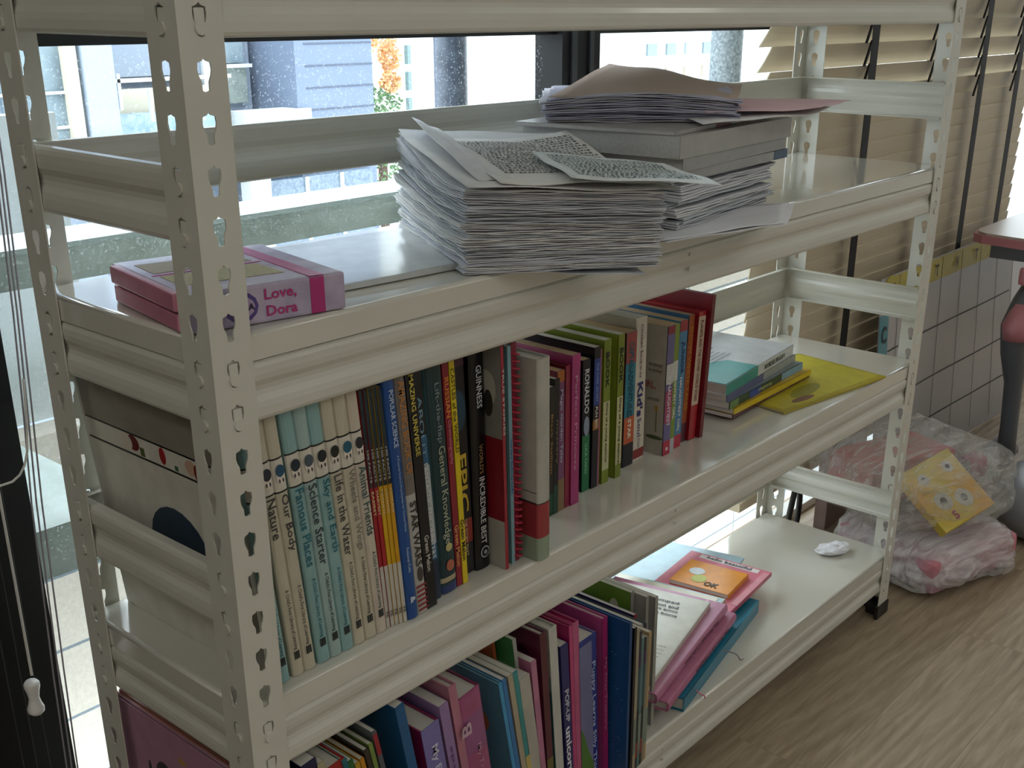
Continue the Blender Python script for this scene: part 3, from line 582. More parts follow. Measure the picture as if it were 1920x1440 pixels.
# ------------------------------------------------------------------ bottom shelf, upright row (fronts stand slightly proud)
def Cb(label, x, x2, zt, lean, cover, y=0.0, d=0.2, **k):
    w_ = x2-x; h = zt-zC
    xb = x - math.tan(R(lean))*0  # x given at the foot
    return book(label, w_, h, d, stand(x, y, lean, w_, zC), cover, **k)
fl = -8.0
def foot(xtop, zt, lean): return xtop - math.tan(R(lean))*(zt-zC)
lst = [
    ('mauve picture book leaning at the left end of the bottom shelf', 0.018, 0.0050, 0.430, -1, 'b0849a', dict(hard=True, y=0.036, d=0.25, patches=[('disc', '4a4048', (0.16, 0.21, 0.02, 0.03)), ('disc', 'b08a4c', (0.12, 0.26, 0.008, 0.004)), ('disc', '3a3038', (0.19, 0.2, 0.004, 0.03))])),
    ('salmon-edged board book second from the left on the bottom shelf', 0.0245, 0.0060, 0.428, -1, 'a8685c', dict(hard=True, y=0.03, d=0.262)),
    ('dark teal thin book third from the left on the bottom shelf', 0.0320, 0.0060, 0.424, -1, '1d4a5c', dict(hard=True, y=0.02, d=0.262)),
    ('orange-brown book top beneath the middle beam', 0.0440, 0.0100, 0.440, -6, '8c4430', {}),
    ('dark green book top beneath the middle beam', 0.0550, 0.0100, 0.442, -6, '203c34', {}),
    ('navy paperback in the crowded left of the bottom shelf', 0.0680, 0.0190, 0.448, -6, '1c1f4a', dict(page=PAGEW)),
    ('cream-topped reader next to the navy paperback', 0.0880, 0.0110, 0.440, -7, 'b0a684', dict(page=PAGEW)),
    ('bright red box-backed book with white page tops', 0.1000, 0.0240, 0.428, -7, '9c2024', dict(page=PAGEW, hard=True, spine='a82420')),
    ('teal-and-green covered thin book leaning against the red one', 0.1290, 0.0060, 0.432, -11, '27707c', dict(y=-0.002)),
    ('green picture reader with white top edge', 0.1360, 0.0080, 0.424, -11, '2f6a38', dict(page=PAGEW)),
    ('golden yellow spined reader between the green and the orange-yellow ones', 0.1460, 0.0060, 0.416, -11, 'c99a28', dict(page=PAGEW)),
    ('orange-yellow spined reader beside the golden one', 0.1530, 0.0055, 0.418, -11, 'c88a24', dict(page=PAGEW)),
    ('dark brown thin reader', 0.1598, 0.0060, 0.426, -11, '3a3028', dict(page=PAGEW)),
    ('lime-edged thin reader beside the dark brown one', 0.1668, 0.0055, 0.430, -11, '7c9048', dict(page=PAGEW)),
    ('grey thin reader with red and white top', 0.1735, 0.0060, 0.443, -11, '5c6068', dict(page=PAGEW, bands=[(0.27, 0.3, 'a02c34')])),
    ('olive green cartoon-topped book standing behind the readers', 0.1820, 0.0080, 0.452, -9, '6d8030', dict(y=0.07)),
    ('bright blue spined book left of the magenta hardback', 0.2060, 0.0130, 0.455, -10, '1f5c8c', dict(page=PAGEW)),
]
for lb, xt, w_, zt, ln, cv, kw in lst:
    kw = dict(kw); y_ = kw.pop('y', 0.0)
    xf = xt if ln > -2 else xt + math.sin(R(-ln))*(zt-zC)*0.55
    Cb(lb, xf, xf+w_, zt, ln, cv, y=y_, **kw)
def CT(label, xt, w_, zt, ln, cover, y=0.0, **k):
    """xt = left edge of the spine at its top"""
    h = (zt-zC)/math.cos(R(ln)); xf = xt - math.sin(R(ln))*h
    return book(label, w_, h, k.pop('d', 0.2), stand(xf, y, ln, w_, zC), cover, **k)
CT('magenta hardback with lilac spine titled My First', 0.2180, 0.0280, 0.400, -9, '8c1c52', hard=True, page=PAGEW, spine='8078b4', titles=[('My First Fairy', 0.235, 0.11, 0.0125, 'd8d4e8', 0.015)])
CT('glittery lilac sticker book with curled top', 0.2475, 0.0140, 0.418, -9, '9a7cac', page=PAGEW, titles=[('sparkle', 0.22, 0.09, 0.006, '6a4c84')])
CT('pale pink book with curly pattern', 0.2625, 0.0120, 0.436, -9, 'b8788c', hard=True, page=PAGEW)
b = CT('chunky pink padded album with silver corners', 0.2780, 0.0360, 0.412, -8.5, '7a1c4c', hard=True, round_sp=True, page=PAGEW, spine='a85880', bands=[(0.19, 0.245, '9a5c88')], titles=[('My Treasure Stories', 0.2, 0.13, 0.009, 'c890a8', 0.01)], gloss=0.2)
text('B', b, cm('c9a8b8', .4), (0.01, -0.0042, 0.222), (0.1, 0, 1), (-1, 0, 0.1), 0.018, 0.016, 0.03)
CT('blue duck picture book with a cover facing out', 0.3470, 0.0060, 0.400, -10.5, '5b8fa8', hard=True, spine='4a9ac8', page=PAGEW,
   patches=[('disc', 'b8683c', (0.045, 0.19, 0.016, 0.020)), ('disc', 'c8783c', (0.062, 0.205, 0.012, 0.012)), ('rect', '2f3f50', (0.04, 0.044, 0.12, 0.128)), ('disc', '98a08c', (0.05, 0.09, 0.006, 0.010)), ('disc', '2a2028', (0.02, 0.05, 0.03, 0.02))])
CT('bright blue thin book pressed to the duck book', 0.3535, 0.0065, 0.402, -10.5, '3f7ab4', page=PAGEW)
CT('speckled cream board book', 0.3640, 0.0085, 0.402, -10, 'b0a48c', page=PAGEW)
CT('turquoise and white thin picture book', 0.3730, 0.0080, 0.403, -10, 'a8b8a8', page=PAGEW, spine='3f9090', bands=[(0.0, 0.13, 'c8b468')])
CT('plain grey-white exercise book before the pink glitter spine', 0.3850, 0.0190, 0.386, -9, 'a9a498', page=PAGEW, spine='b4b0a4')
CT('green-topped white book behind the pink glitter one', 0.3950, 0.0060, 0.432, -8, '3c8048', y=0.02, page=PAGEW, spine='a8a8a0')
CT('tall orange-covered book behind the grey exercise book', 0.3840, 0.0050, 0.426, -8, 'a0522c', y=0.045, hard=True, page=PAGEW)
CT('thin pink glitter-spined book', 0.4065, 0.0100, 0.402, -7, 'b06888', page=PAGEW, spine='b87894', gloss=0.25)
CT('wine-coloured book with an olive foot', 0.4230, 0.0120, 0.434, -5, '5a2038', hard=True, page=PAGEW, spine='5c2a34', bands=[(0.0, 0.10, '6c6434')], patches=[('disc', '401428', (0.03, 0.25, 0.012, 0.022))])
CT('white-topped tall book fading to teal', 0.4400, 0.0155, 0.434, -5, 'b4b0a4', hard=True, page=PAGEW, spine='c4c2ba', patches=[('rect', '2f6068', (0.0, 0.2, 0.0, 0.2)), ('rect', '6f8c8c', (0.0, 0.2, 0.2, 0.222))])
b = CT('navy book titled Pop-up Unicorn in white letters', 0.4640, 0.0150, 0.398, -5, '2c2c66', page=PAGEW, spine='2d2c68', titles=[('POP-UP', 0.19, 0.052, 0.008, 'd6d4e0', 0.02), ('unicorn!', 0.13, 0.085, 0.0115, 'e8e6ee', 0.025)])
CT('raspberry box lid open at the top', 0.4810, 0.0070, 0.420, -4, 'a01c5c', hard=True, spine='c0487c')
CT('pink sparkly box spine right of the unicorn book', 0.4885, 0.0120, 0.421, -4, 'b04474', hard=True, spine='bc5c84', page=mat('raspberry_inside', hexc('9c1450'), 0.5))
b = CT('thick lilac-grey hardback about a puppy and green hill', 0.5020, 0.0370, 0.386, -3.5, '6a6a9c', hard=True, page=PAGEW, spine='2e3a8c', titles=[('Puppy Learns Silly Things', 0.205, 0.2, 0.009, 'b4bcdc', 0.008, 0.78)], gloss=0.25)
quad_patch('spine_edge', [(0.0, -0.0009, 0), (0.026, -0.0009, 0), (0.026, -0.0009, 0.24), (0.0, -0.0009, 0.24)], cm('74749c', 0.3), b)
quad_patch('cover_print', [(0.0, -0.0013, 0), (0.026, -0.0013, 0.0), (0.026, -0.0013, 0.04), (0.014, -0.0013, 0.07), (0.006, -0.0013, 0.10), (0.0, -0.0013, 0.11)], cm('4f7a34', 0.3), b)
CT('magenta hardback with a thin upright spine', 0.5520, 0.0110, 0.401, -3, 'b8508c', hard=True, page=PAGEW, spine='a02868', titles=[('My First Treasury', 0.2, 0.12, 0.005, 'd08cb0', 0.01)])
b = CT('tall deep-blue glittering book with its cover turned outwards', 0.5760, 0.0060, 0.395, -0.5, '1d4f86', hard=True, d=0.235, page=PAGEW, y=-0.028, spine='174478', titles=[], gloss=0.3)
for k in range(26):
    disc('cover_fleck', (-0.0003, 0.006+random.random()*0.05, 0.02+random.random()*0.22), 0.0008, 0.0009, cm('6f9cc8', 0.4), b, 'x', n=6, th=-0.0003)
CT('black-backed magazine behind the blue book', 0.5900, 0.0060, 0.380, -0.5, '14141a', y=-0.026, page=PAGEW)
for i, (c, hgt, lb) in enumerate([('a89c80', 0.372, 'dog-eared cream magazine, first of the bent pair'), ('2a3038', 0.366, 'dark illustrated magazine with frayed top'), ('5e8084', 0.352, 'worn teal picture magazine with torn corner'), ('1c2024', 0.349, 'dark-spined comic in the frayed bundle'), ('8c8470', 0.346, 'tan comic with curled pages'), ('b0956c', 0.351, 'brown-edged comic ending the upright row')]):
    CT(lb, 0.598+i*0.0075, 0.0070, hgt, -0.5+0.2*i, c, y=-0.024+0.001*i, page=PAGEW, name='comic_magazine', cat='magazine', bands=[(0.17, 0.19, '3a2050'), (0.10, 0.17, '2c5058'), (0.02, 0.045, '8a4038')] if i in (1, 3) else [(0.03, 0.09, '7c8c80')])
# back row lying against them: books seen from above near the back
CT('green cartoon-covered book standing at the back of the bottom shelf', 0.6900, 0.0080, 0.366, -1, '6f8f34', y=0.052, d=0.19, page=PAGEW, spine='8c8c84', patches=[('disc', 'd9d4b8', (0.03, 0.195, 0.008, 0.012)), ('disc', 'a8b8c8', (0.022, 0.170, 0.006, 0.014)), ('disc', '6a4c2c', (0.036, 0.168, 0.006, 0.010)), ('rect', '3f7aa0', (0.004, 0.02, 0.10, 0.165))])
CT('purple and red photo book leaning before the green one', 0.6680, 0.0070, 0.346, -1, '3a2c66', y=0.030, d=0.2, page=PAGEW, spine='8a2036', patches=[('disc', 'a82038', (0.05, 0.175, 0.034, 0.022)), ('disc', 'c8b8a4', (0.02, 0.183, 0.010, 0.014)), ('disc', '4a3428', (0.02, 0.183, 0.006, 0.010))])
CT('navy-topped thin hardback behind the blue book', 0.6540, 0.0085, 0.346, -1, '1b2638', y=0.004, d=0.225, page=mat('navy_inside', hexc('182434'), 0.5), hard=True)
CT('grey stapled booklet next to the navy-topped hardback', 0.6455, 0.0070, 0.350, -1, 'a4a49c', y=0.003, d=0.22, page=PAGEW)
CT('white thin activity book at the back end of the row', 0.7000, 0.0075, 0.362, -1, 'a8a8a0', y=0.032, d=0.2, page=PAGEW)
CT('grey thin activity book at the back end of the row', 0.7085, 0.0075, 0.361, -1, '9c9c94', y=0.022, d=0.2, page=PAGEW)

# sloping pile on the bottom shelf
def slope(label, O, xdir, ydir, w_, h, d, cover, **k):
    """O = foot-front corner of the upper cover; xdir runs along the spine (h), ydir across the cover (d)"""
    Zl = Vector(xdir).normalized(); Yl = Vector(ydir); Yl = (Yl - Zl*Yl.dot(Zl)).normalized(); Xl = Yl.cross(Zl)
    if Xl.z > 0: pass
    m_ = Matrix((Xl, Yl, Zl)).transposed().to_4x4(); m_.translation = Vector(O)
    return book(label, w_, h, d, m_, cover, **k)
def top(root): return root
SP = Vector((0.93, 0.34, 0.0)); SPy = Vector((-0.30, 0.95, 0.0))
zz = zC + 0.001
o1 = slope('teal hardback lying at the bottom of the loose pile', (0.775, 0.004, zz+0.024), (0.962, 0.20, 0.0), (-0.2, 0.96, 0), 0.024, 0.36, 0.22, '1a7c98', hard=True, page=PAGEW, spine='1a7c98')
o2 = slope('light blue and white open picture book spread at the back of the pile', (0.80, 0.075, zz+0.030), (0.93, 0.22, 0), (-0.2, 0.97, 0), 0.005, 0.46, 0.23, 'b4d0dc', page=PAGEW)
top_rect(o2, 0.02, 0.44, 0.20, 0.225, 'd8e4ea'); top_rect(o2, 0.03, 0.43, 0.192, 0.196, '6c8cb0'); top_rect(o2, 0.0, 0.06, 0.16, 0.2, '3a64b0')
o3 = slope('pink card book with hello on its cover', (1.030, 0.080, zz+0.038), (0.99, 0.12, 0), (-0.12, 0.99, 0), 0.008, 0.185, 0.165, 'e07f92', page=PAGEW, spine='c2566c')
top_rect(o3, 0.03, 0.175, 0.0, 0.012, 'e9a0ac'); top_rect(o3, 0.165, 0.18, 0.02, 0.14, 'f2e6e6')
text('hello beautiful', o3, cm('4a4a58', .5), (-0.0012, 0.125, 0.168), (0, -1, 0), (0, 0, 1), 0.09, 0.010, 0.01)
o4 = slope('small orange book lying on the pink card book', (1.070, 0.108, zz+0.047), (0.98, 0.15, 0), (-0.15, 0.98, 0), 0.008, 0.095, 0.115, 'ef9a2a', page=PAGEW)
top_disc(o4, 0.055, 0.085, 0.014, 0.015, 'dfe6ea'); top_disc(o4, 0.03, 0.07, 0.015, 0.014, 'c8cc50'); text('OK', o4, cm('3a3a3a', .5), (-0.0006, 0.055, 0.01), (0, -1, 0), (0, 0, 1), 0.028, 0.016, 0.03)
o5 = slope('mint and cream book titled Stars beneath the pink hardbacks', (0.765, 0.050, zz+0.044), (0.97, 0.19, 0.0), (-0.19, 0.97, 0.0), 0.020, 0.30, 0.215, 'b4d4d6', hard=True, page=PAGEW, spine='c8c8b0')
top_rect(o5, 0.235, 0.295, 0.01, 0.205, 'ece8d4'); text('little TIPS & STARS', o5, cm('90a060', .5), (-0.0012, 0.19, 0.25), (0, -1, 0), (0, 0, 1), 0.15, 0.02, 0.01)
def pinkdots(o, h):
    for k in range(8):
        top_disc(o, 0.02+0.04*k, 0.02+0.012*(k % 2), 0.004, 0.003, 'e6b0c4', n=8)
    for k in range(3): top_disc(o, 0.07+0.09*k, 0.038, 0.009, 0.004, '1c1418', n=10)
o6 = slope('lower pink hardback with dark spine lettering, sloping over the shelf edge', (0.728, 0.004, zz+0.041), (0.965, 0.20, 0.02), (-0.2, 0.96, 0.0), 0.017, 0.30, 0.21, 'c27c9c', hard=True, page=PAGEW, spine='b86c90', round_sp=True, titles=[('The Princess Collection', 0.26, 0.15, 0.008, '6a3450', 0.01)])
o7 = slope('upper pink hardback with tiny flowers, directly under the white book', (0.710, 0.014, zz+0.060), (0.965, 0.20, 0.02), (-0.2, 0.96, 0.0), 0.017, 0.305, 0.21, 'c585a4', hard=True, page=PAGEW, spine='bb7898', round_sp=True, titles=[('The Princess Collection', 0.26, 0.15, 0.008, '6a3450', 0.01)])
pinkdots(o7, 0.3)
o8 = slope('cream white picture book lying topmost with black verse printed on it', (0.694, 0.022, zz+0.070), (0.965, 0.235, 0.015), (-0.16, 0.98, 0.0), 0.009, 0.298, 0.185, 'cfccbc', hard=True, page=PAGEW, spine='c8c4b4')
for k, s in enumerate(('the cow jumped', 'Over the moon and', 'The dish and the spoon', 'went dancing home')):
    text(s, o8, cm('2a2a30', .5), (-0.0010, 0.145-0.004*k, 0.262-0.014*k), (0, -1, 0), (0, 0, 1), 0.10, 0.009, 0.02)
for k in range(5): text('little verse goes here on and on', o8, cm('6a6a70', .5), (-0.0010, 0.085, 0.125-0.011*k), (0, -1, 0), (0, 0, 1), 0.07, 0.004, 0.0)
top_disc(o8, 0.185, 0.125, 0.018, 0.016, 'd8c832'); top_disc(o8, 0.168, 0.108, 0.010, 0.008, '7a80a0'); top_disc(o8, 0.188, 0.128, 0.006, 0.005, '6a7a20'); top_disc(o8, 0.165, 0.085, 0.004, 0.004, '5a6078')
# red and black pen poking out
pen = tube('red_pen', [(0.955, 0.205, zz+0.0485), (0.985, 0.125, zz+0.0485)], 0.004, cm('b8283c', 0.3)); tag(pen, 'red pen with a black end lying between the pile books', 'pen')
tube('pen_cap', [(0.985, 0.125, zz+0.0485), (0.989, 0.114, zz+0.0485)], 0.0044, BLACKP, pen)
# crumpled paper
bm = bmesh.new(); bmesh.ops.create_icosphere(bm, subdivisions=3, radius=1)
for v in bm.verts:
    n_ = noise.noise(v.co*2.1)*0.5; v.co = Vector((v.co.x*0.036, v.co.y*0.022, max(-0.9, v.co.z*0.9+n_*0.6)*0.011))*(1+n_*0.5)
o = mesh_obj('crumpled_paper', bm, mat('tissue_white', (0.8, 0.8, 0.84), 0.8)); o.location = (1.437, 0.088, zC+0.0095); o.rotation_euler = (0, 0, R(-30))
tag(o, 'small crumpled white paper scrap alone near the right end of the bottom shelf', 'paper')
# ribbon
o = tube('pink_ribbon', [(0.83, 0.03, zC+0.02), (0.825, 0.008, zC+0.006), (0.835, 0.002, zC+0.003), (0.828, -0.002, zC+0.002)], 0.0012, cm('d88090', .5)); tag(o, 'thin pink ribbon trailing onto the shelf below the teal book', 'ribbon')
o = tube('elastic_cord', [(0.93, 0.03, zC+0.03), (0.945, 0.012, zC+0.026), (0.935, 0.0, zC+0.018), (0.955, 0.006, zC+0.012)], 0.0012, cm('8c8c90', .3)); tag(o, 'tangled silver cord across the teal hardback', 'cord')

# ------------------------------------------------------------------ gift book box on the upper shelf
def gift_box():
    t = empty('toy_book_box', (0.150, 0.0035, zA+0.0004), (0, 0, R(-10)))
    tag(t, 'pink and lilac boxed book set with a magenta ribbon print, behind the near post', 'boxed book set')
    LIL = mat('lilac_marbled', hexc('c4b8cc'), 0.25, 0.5, c2=hexc('a79bb6'), nscale=28)
    bm = bmesh.new(); box(bm, -0.152, 0, 0, 0.165, 0.0, 0.0345, bev=0.003); mesh_obj('box_case', bm, LIL, t)
    bm = bmesh.new(); box(bm, -0.158, -0.150, 0.012, 0.155, 0.0185, 0.0345, bev=0.002); box(bm, -0.156, -0.150, 0.012, 0.155, 0.001, 0.0165, bev=0.002); mesh_obj('book_spines', bm, cm('c88298', .3), t)
    PK = cm('b8307c', 0.3)
    bm = bmesh.new(); box(bm, -0.036, -0.022, -0.0006, 0.0, 0.001, 0.0335); box(bm, -0.036, -0.022, 0, 0.16, 0.0345, 0.0351); mesh_obj('ribbon_band', bm, PK, t)
    text('Love,', t, PK, (-0.081, -0.0003, 0.0185), (1, 0, 0), (0, 0, 1), 0.031, 0.0115, 0.02)
    text('Dora', t, PK, (-0.080, -0.0003, 0.0055), (1, 0, 0), (0, 0, 1), 0.030, 0.0095, 0.02)
    quad_patch('emblem', [(-0.103+0.016*math.cos(a*0.524), -0.0001, 0.0165+0.0135*math.sin(a*0.524)) for a in range(12)], cm('5a4890', .3), t)
    quad_patch('emblem', [(-0.103+0.0125*math.cos(a*0.524), -0.0006, 0.0165+0.0095*math.sin(a*0.524)) for a in range(12)], cm('b9a2c0', .3), t)
    text('DORA', t, cm('3c2c50', .3), (-0.115, -0.0010, 0.0135), (1, 0, 0), (0, 0, 1), 0.024, 0.006, 0.03)
    GOLD = mat('gold_glitter', hexc('b8a868'), 0.5, 0.5, c2=hexc('8c8458'), nscale=400)
    quad_patch('lid_panel', [(-0.14, 0.035, 0.0346), (-0.045, 0.03, 0.0346), (-0.048, 0.08, 0.0346), (-0.14, 0.08, 0.0346)], GOLD, t)
    quad_patch('lid_panel', [(-0.14, 0.095, 0.0346), (-0.045, 0.095, 0.0346), (-0.05, 0.135, 0.0346), (-0.14, 0.14, 0.0346)], cm('a89a80', .5), t)
    bm = bmesh.new(); box(bm, -0.145, -0.04, 0.085, 0.0875, 0.0345, 0.035); mesh_obj('ribbon_band', bm, PK, t)
gift_box()
# glossy silver-white booklet lying open behind it
mw = Matrix.Translation((0.13, 0.062, zA+0.001)) @ Matrix.Rotation(R(-5), 4, 'Z') @ Matrix(((0, 0, 1, 0), (0, 1, 0, 0), (-1, 0, 0, 0.006), (0, 0, 0, 1)))
sb = book('glossy silver-white magazine lying between the pink box and the paper pile', 0.006, 0.29, 0.20, mw, 'd0d3d2', page=PAGEW, gloss=0.12, name='magazine', cat='magazine')
for k in range(7): top_rect(sb, 0.245+0.004*k, 0.2465+0.004*k, 0.012, 0.022, '9a9a98')

# ------------------------------------------------------------------ paper piles
def sheet(bm, O, U, V, lift, jx=0, jy=0, rot=0, th=0.0008, nx=10, ny=12, rag=0.0015, seed=0):
    """curved sheet; O corner, U,V edge vectors; lift(s,t) height"""
    rnd = random.Random(seed)
    c, s_ = math.cos(rot), math.sin(rot)
    def rotv(v): return Vector((v.x*c-v.y*s_, v.x*s_+v.y*c, 0))
    Uu, Vv = rotv(U), rotv(V); O2 = Vector((O[0]+jx, O[1]+jy, 0))
    T = []; 
    for k in (0, 1):
        g_ = []
        for j in range(ny+1):
            row = []
            for i in range(nx+1):
                a, b_ = i/nx, j/ny
                e = noise.noise(Vector((a*7+seed, b_*7, seed*1.7)))*rag*3 if (i in (0, nx) or j in (0, ny)) else 0
                ea = e if i in (0, nx) else 0; eb = e if j in (0, ny) else 0
                p = O2 + Uu*(a + ea/0.21) + Vv*(b_ + eb/0.29)
                row.append(bm.verts.new((p.x, p.y, lift(a, b_) + (0 if k else -th))))
            g_.append(row)
        T.append(g_)
    for k in (0, 1):
        for j in range(ny):
            for i in range(nx):
                q = (T[k][j][i], T[k][j][i+1], T[k][j+1][i+1], T[k][j+1][i])
                bm.faces.new(q if k else tuple(reversed(q)))
    for i in range(nx):
        bm.faces.new((T[0][0][i], T[0][0][i+1], T[1][0][i+1], T[1][0][i])); bm.faces.new((T[0][ny][i+1], T[0][ny][i], T[1][ny][i], T[1][ny][i+1]))
    for j in range(ny):
        bm.faces.new((T[0][j+1][0], T[0][j][0], T[1][j][0], T[1][j+1][0])); bm.faces.new((T[0][j][nx], T[0][j+1][nx], T[1][j+1][nx], T[1][j][nx]))
def pile(O, ua, va, U, V, z0, zone, n, hfun, label, group, name='paper_bundle', sub=3, seed=0, mats=PAPERS, jit=0.004, cat='papers', toplabel=None):
    """n bundles filling heights hfun(level 0..1, s, t)"""
    u = Vector((math.cos(R(ua)), math.sin(R(ua)), 0))*U; v = Vector((math.cos(R(va)), math.sin(R(va)), 0))*V
    for k in range(n):
        bm = bmesh.new(); rnd = random.Random(seed*100+k)
        jx0, jy0, r0_ = rnd.uniform(-jit, jit), rnd.uniform(-jit, jit), rnd.uniform(-0.02, 0.02)
        for q in range(sub):
            l0 = (k + (q+0.9)/sub)/n
            th = hfun(1, 0.5, 0.5)/n/sub*0.72
            ph = rnd.random()*9
            def lift(a, b_, l0=l0, ph=ph):
                edge = max(0, 1-min(a, 1-a, b_, 1-b_)*9)
                return z0 + hfun(l0, a, b_) + edge*0.0007*math.sin(13*a+11*b_+ph)
            sheet(bm, O, u, v, lift, jx0+rnd.uniform(-.0015, .0015), jy0+rnd.uniform(-.0015, .0015), r0_+rnd.uniform(-.006, .006), th=th, seed=seed*50+k*3+q)
        o = mesh_obj(name, bm, mats[rnd.randrange(len(mats))], smooth=False)
        tag(o, label, cat, group)
H1 = 0.088
def h1(l, a, b_):
    # bundles sag in the middle of the left half and lift towards the back-left corner
    return l*H1*(1 + 0.22*b_*b_ - 0.10*a) + l*l*0.012*b_*b_ + 0.004*l*math.sin(3.14*b_)*(-1)
pile((0.322, 0.018), -36, 60, 0.212, 0.285, zA+0.0005, None, 24, h1, 'stapled set of grey-white test papers in the tall front pile', 'stapled paper sets in the front pile', seed=1, sub=3)
# drooping bottom sheets hang over the edge: loose written sheets on top of the front pile
def top_sheet(label, pts, m, name='loose_sheet', seed=0, curl=None, th=0.0006, writing=None, cat='paper'):
    """pts: four corners (FL, FR, BR, BL) ; bilinear surface with curl"""
    A, B_, C_, D_ = [Vector(p) for p in pts]; bm = bmesh.new(); nx, ny = 14, 14; T = []
    def S(a, b_):
        p = (A*(1-a)+B_*a)*(1-b_) + (D_*(1-a)+C_*a)*b_
        z_ = noise.noise(Vector((a*2.3+seed, b_*2.3, seed)))*0.004
        return p + Vector((0, 0, z_ + (curl(a, b_) if curl else 0)))
    for k in (0, 1):
        T.append([[bm.verts.new(S(i/nx, j/ny) + Vector((0, 0, th*k))) for i in range(nx+1)] for j in range(ny+1)])
    for k in (0, 1):
        for j in range(ny):
            for i in range(nx): bm.faces.new((T[k][j][i], T[k][j][i+1], T[k][j+1][i+1], T[k][j+1][i]))
    for i in range(nx):
        for j in (0, ny): bm.faces.new((T[0][j][i], T[0][j][i+1], T[1][j][i+1], T[1][j][i]))
    for j in range(ny):
        for i in (0, nx): bm.faces.new((T[0][j][i], T[0][j+1][i], T[1][j+1][i], T[1][j][i]))
    o = mesh_obj(name, bm, m, smooth=True); tag(o, label, cat)
    if writing:
        (a0, a1, b0, b1, rows, col) = writing; bm = bmesh.new(); rnd = random.Random(seed)
        for r__ in range(rows):
            b_ = b0+(b1-b0)*(r__+0.5)/rows; a = a0
            while a < a1-0.02:
                ln = rnd.uniform(0.008, 0.03); hb = (b1-b0)/rows*rnd.uniform(0.16, 0.3)
                q = [S(a, b_-hb), S(a+ln, b_-hb), S(a+ln*0.9, b_+hb), S(a+ln*0.1, b_+hb)]
                bm.faces.new([bm.verts.new(p+Vector((0, 0, th+0.0007))) for p in q]); a += ln + rnd.uniform(0.006, 0.014)
        mesh_obj('handwriting', bm, cm(col, 0.7), o)
    return o
WP = mat('worksheet_white', (0.68, 0.68, 0.66), 0.8, 0.2, 0.06, 12)
WP2 = mat('worksheet_cool', (0.66, 0.70, 0.70), 0.8, 0.2, 0.06, 12)
zt1 = zA+H1
top_sheet('wide unfolded grey sheet under the written pages on the front pile', [(0.315, 0.005, zt1+0.003), (0.497, -0.122, zt1-0.006), (0.62, 0.11, zt1+0.006), (0.462, 0.262, zt1+0.026)], PAPERS[2], seed=3)
top_sheet('handwritten worksheet with a raised back corner on the front pile', [(0.345, -0.012, zt1+0.006), (0.475, -0.11, zt1+0.002), (0.585, 0.10, zt1+0.022), (0.472, 0.21, zt1+0.024)], WP, seed=5, curl=lambda a, b_: 0.022*max(0, a+b_-1.5)**1.0, writing=(0.12, 0.98, 0.18, 0.92, 20, '55565a'))
top_sheet('handwritten worksheet pointing right across the front pile', [(0.395, -0.062, zt1+0.011), (0.515, -0.165, zt1+0.001), (0.56, -0.06, zt1+0.010), (0.470, 0.055, zt1+0.020)], WP2, seed=8, writing=(0.08, 0.92, 0.1, 0.9, 14, '50686e'))
top_sheet('curled narrow sheet standing up at the left of the front pile', [(0.345, 0.02, zt1+0.006), (0.375, 0.0, zt1+0.006), (0.505, 0.225, zt1+0.028), (0.47, 0.245, zt1+0.045)], PAPERS[0], seed=11)
top_sheet('lowest sheet sagging over the shelf edge under the front pile', [(0.335, 0.012, zA+0.0015), (0.482, -0.098, zA-0.004), (0.60, 0.10, zA+0.003), (0.45, 0.2, zA+0.0015)], PAPERS[3], seed=13, curl=lambda a, b_: -0.011*max(0, a-0.35)*max(0, 0.6-b_))
# rear pile
def h2(l, a, b_): return l*0.060*(1+0.03*math.sin(3*b_)) + 0.0
pile((0.655, -0.018), 7, 86, 0.285, 0.22, zA+0.003, None, 11, h2, 'worn newspaper-grey booklet in the lower half of the rear pile', 'grey booklets under the rear pile', seed=4, sub=2, jit=0.008)
zq = zA+0.064
rp = []
def lay(label, x, y, z, yaw, w_, h, d, cover, **k): return flat(label, x, y, z, yaw, w_, h, d, cover, **k)
PG = mat('page_edge_grey', (0.5, 0.5, 0.49), 0.8, 0.1, 0.15, 300)
lay('grey-edged textbook with a blue corner mark in the rear pile', 0.655, -0.022, zq, 5, 0.012, 0.305, 0.215, 'a8aaa8', page=PG, spine='a0a2a0', bands=[(0.26, 0.303, '2f5470')]); zq += 0.0125
lay('pale textbook beneath the thickest book of the rear pile', 0.650, -0.026, zq, 6, 0.015, 0.305, 0.22, '9fa19e', page=PG, spine='9c9e9c'); zq += 0.0155
lay('thick spread workbook near the top of the rear pile', 0.640, -0.028, zq, 5.5, 0.026, 0.322, 0.228, 'b2b2ac', page=PG, spine='a6a6a2'); zq += 0.0265
lay('thin grey folder with a red strip below the brown newspaper', 0.640, -0.02, zq, 9, 0.005, 0.31, 0.222, 'a6a2a0', page=PG, spine='9c9896', bands=[(0.12, 0.17, '7c3438')]); zq += 0.0055
def h3(l, a, b_): return l*0.026*(1 + 0.35*math.sin(3.14*a)*(1-b_)) + 0.010*b_*l*0.6
BLU = [mat('blue_grey_sheet_%d' % i, c, 0.85, 0.1, 0.1, 30) for i, c in enumerate([(0.5, 0.5, 0.6), (0.58, 0.58, 0.64), (0.44, 0.44, 0.55)])]
pile((0.615, 0.16), -47, 38, 0.245, 0.20, zq, None, 8, h3, 'bluish folded sheets bundled on top of the rear pile', 'bluish sheet bundles on the rear pile', seed=9, sub=3, mats=BLU, jit=0.004)
KR = mat('brown_kraft_sheet', hexc('bca99c'), 0.8, 0.2, 0.1, 8)
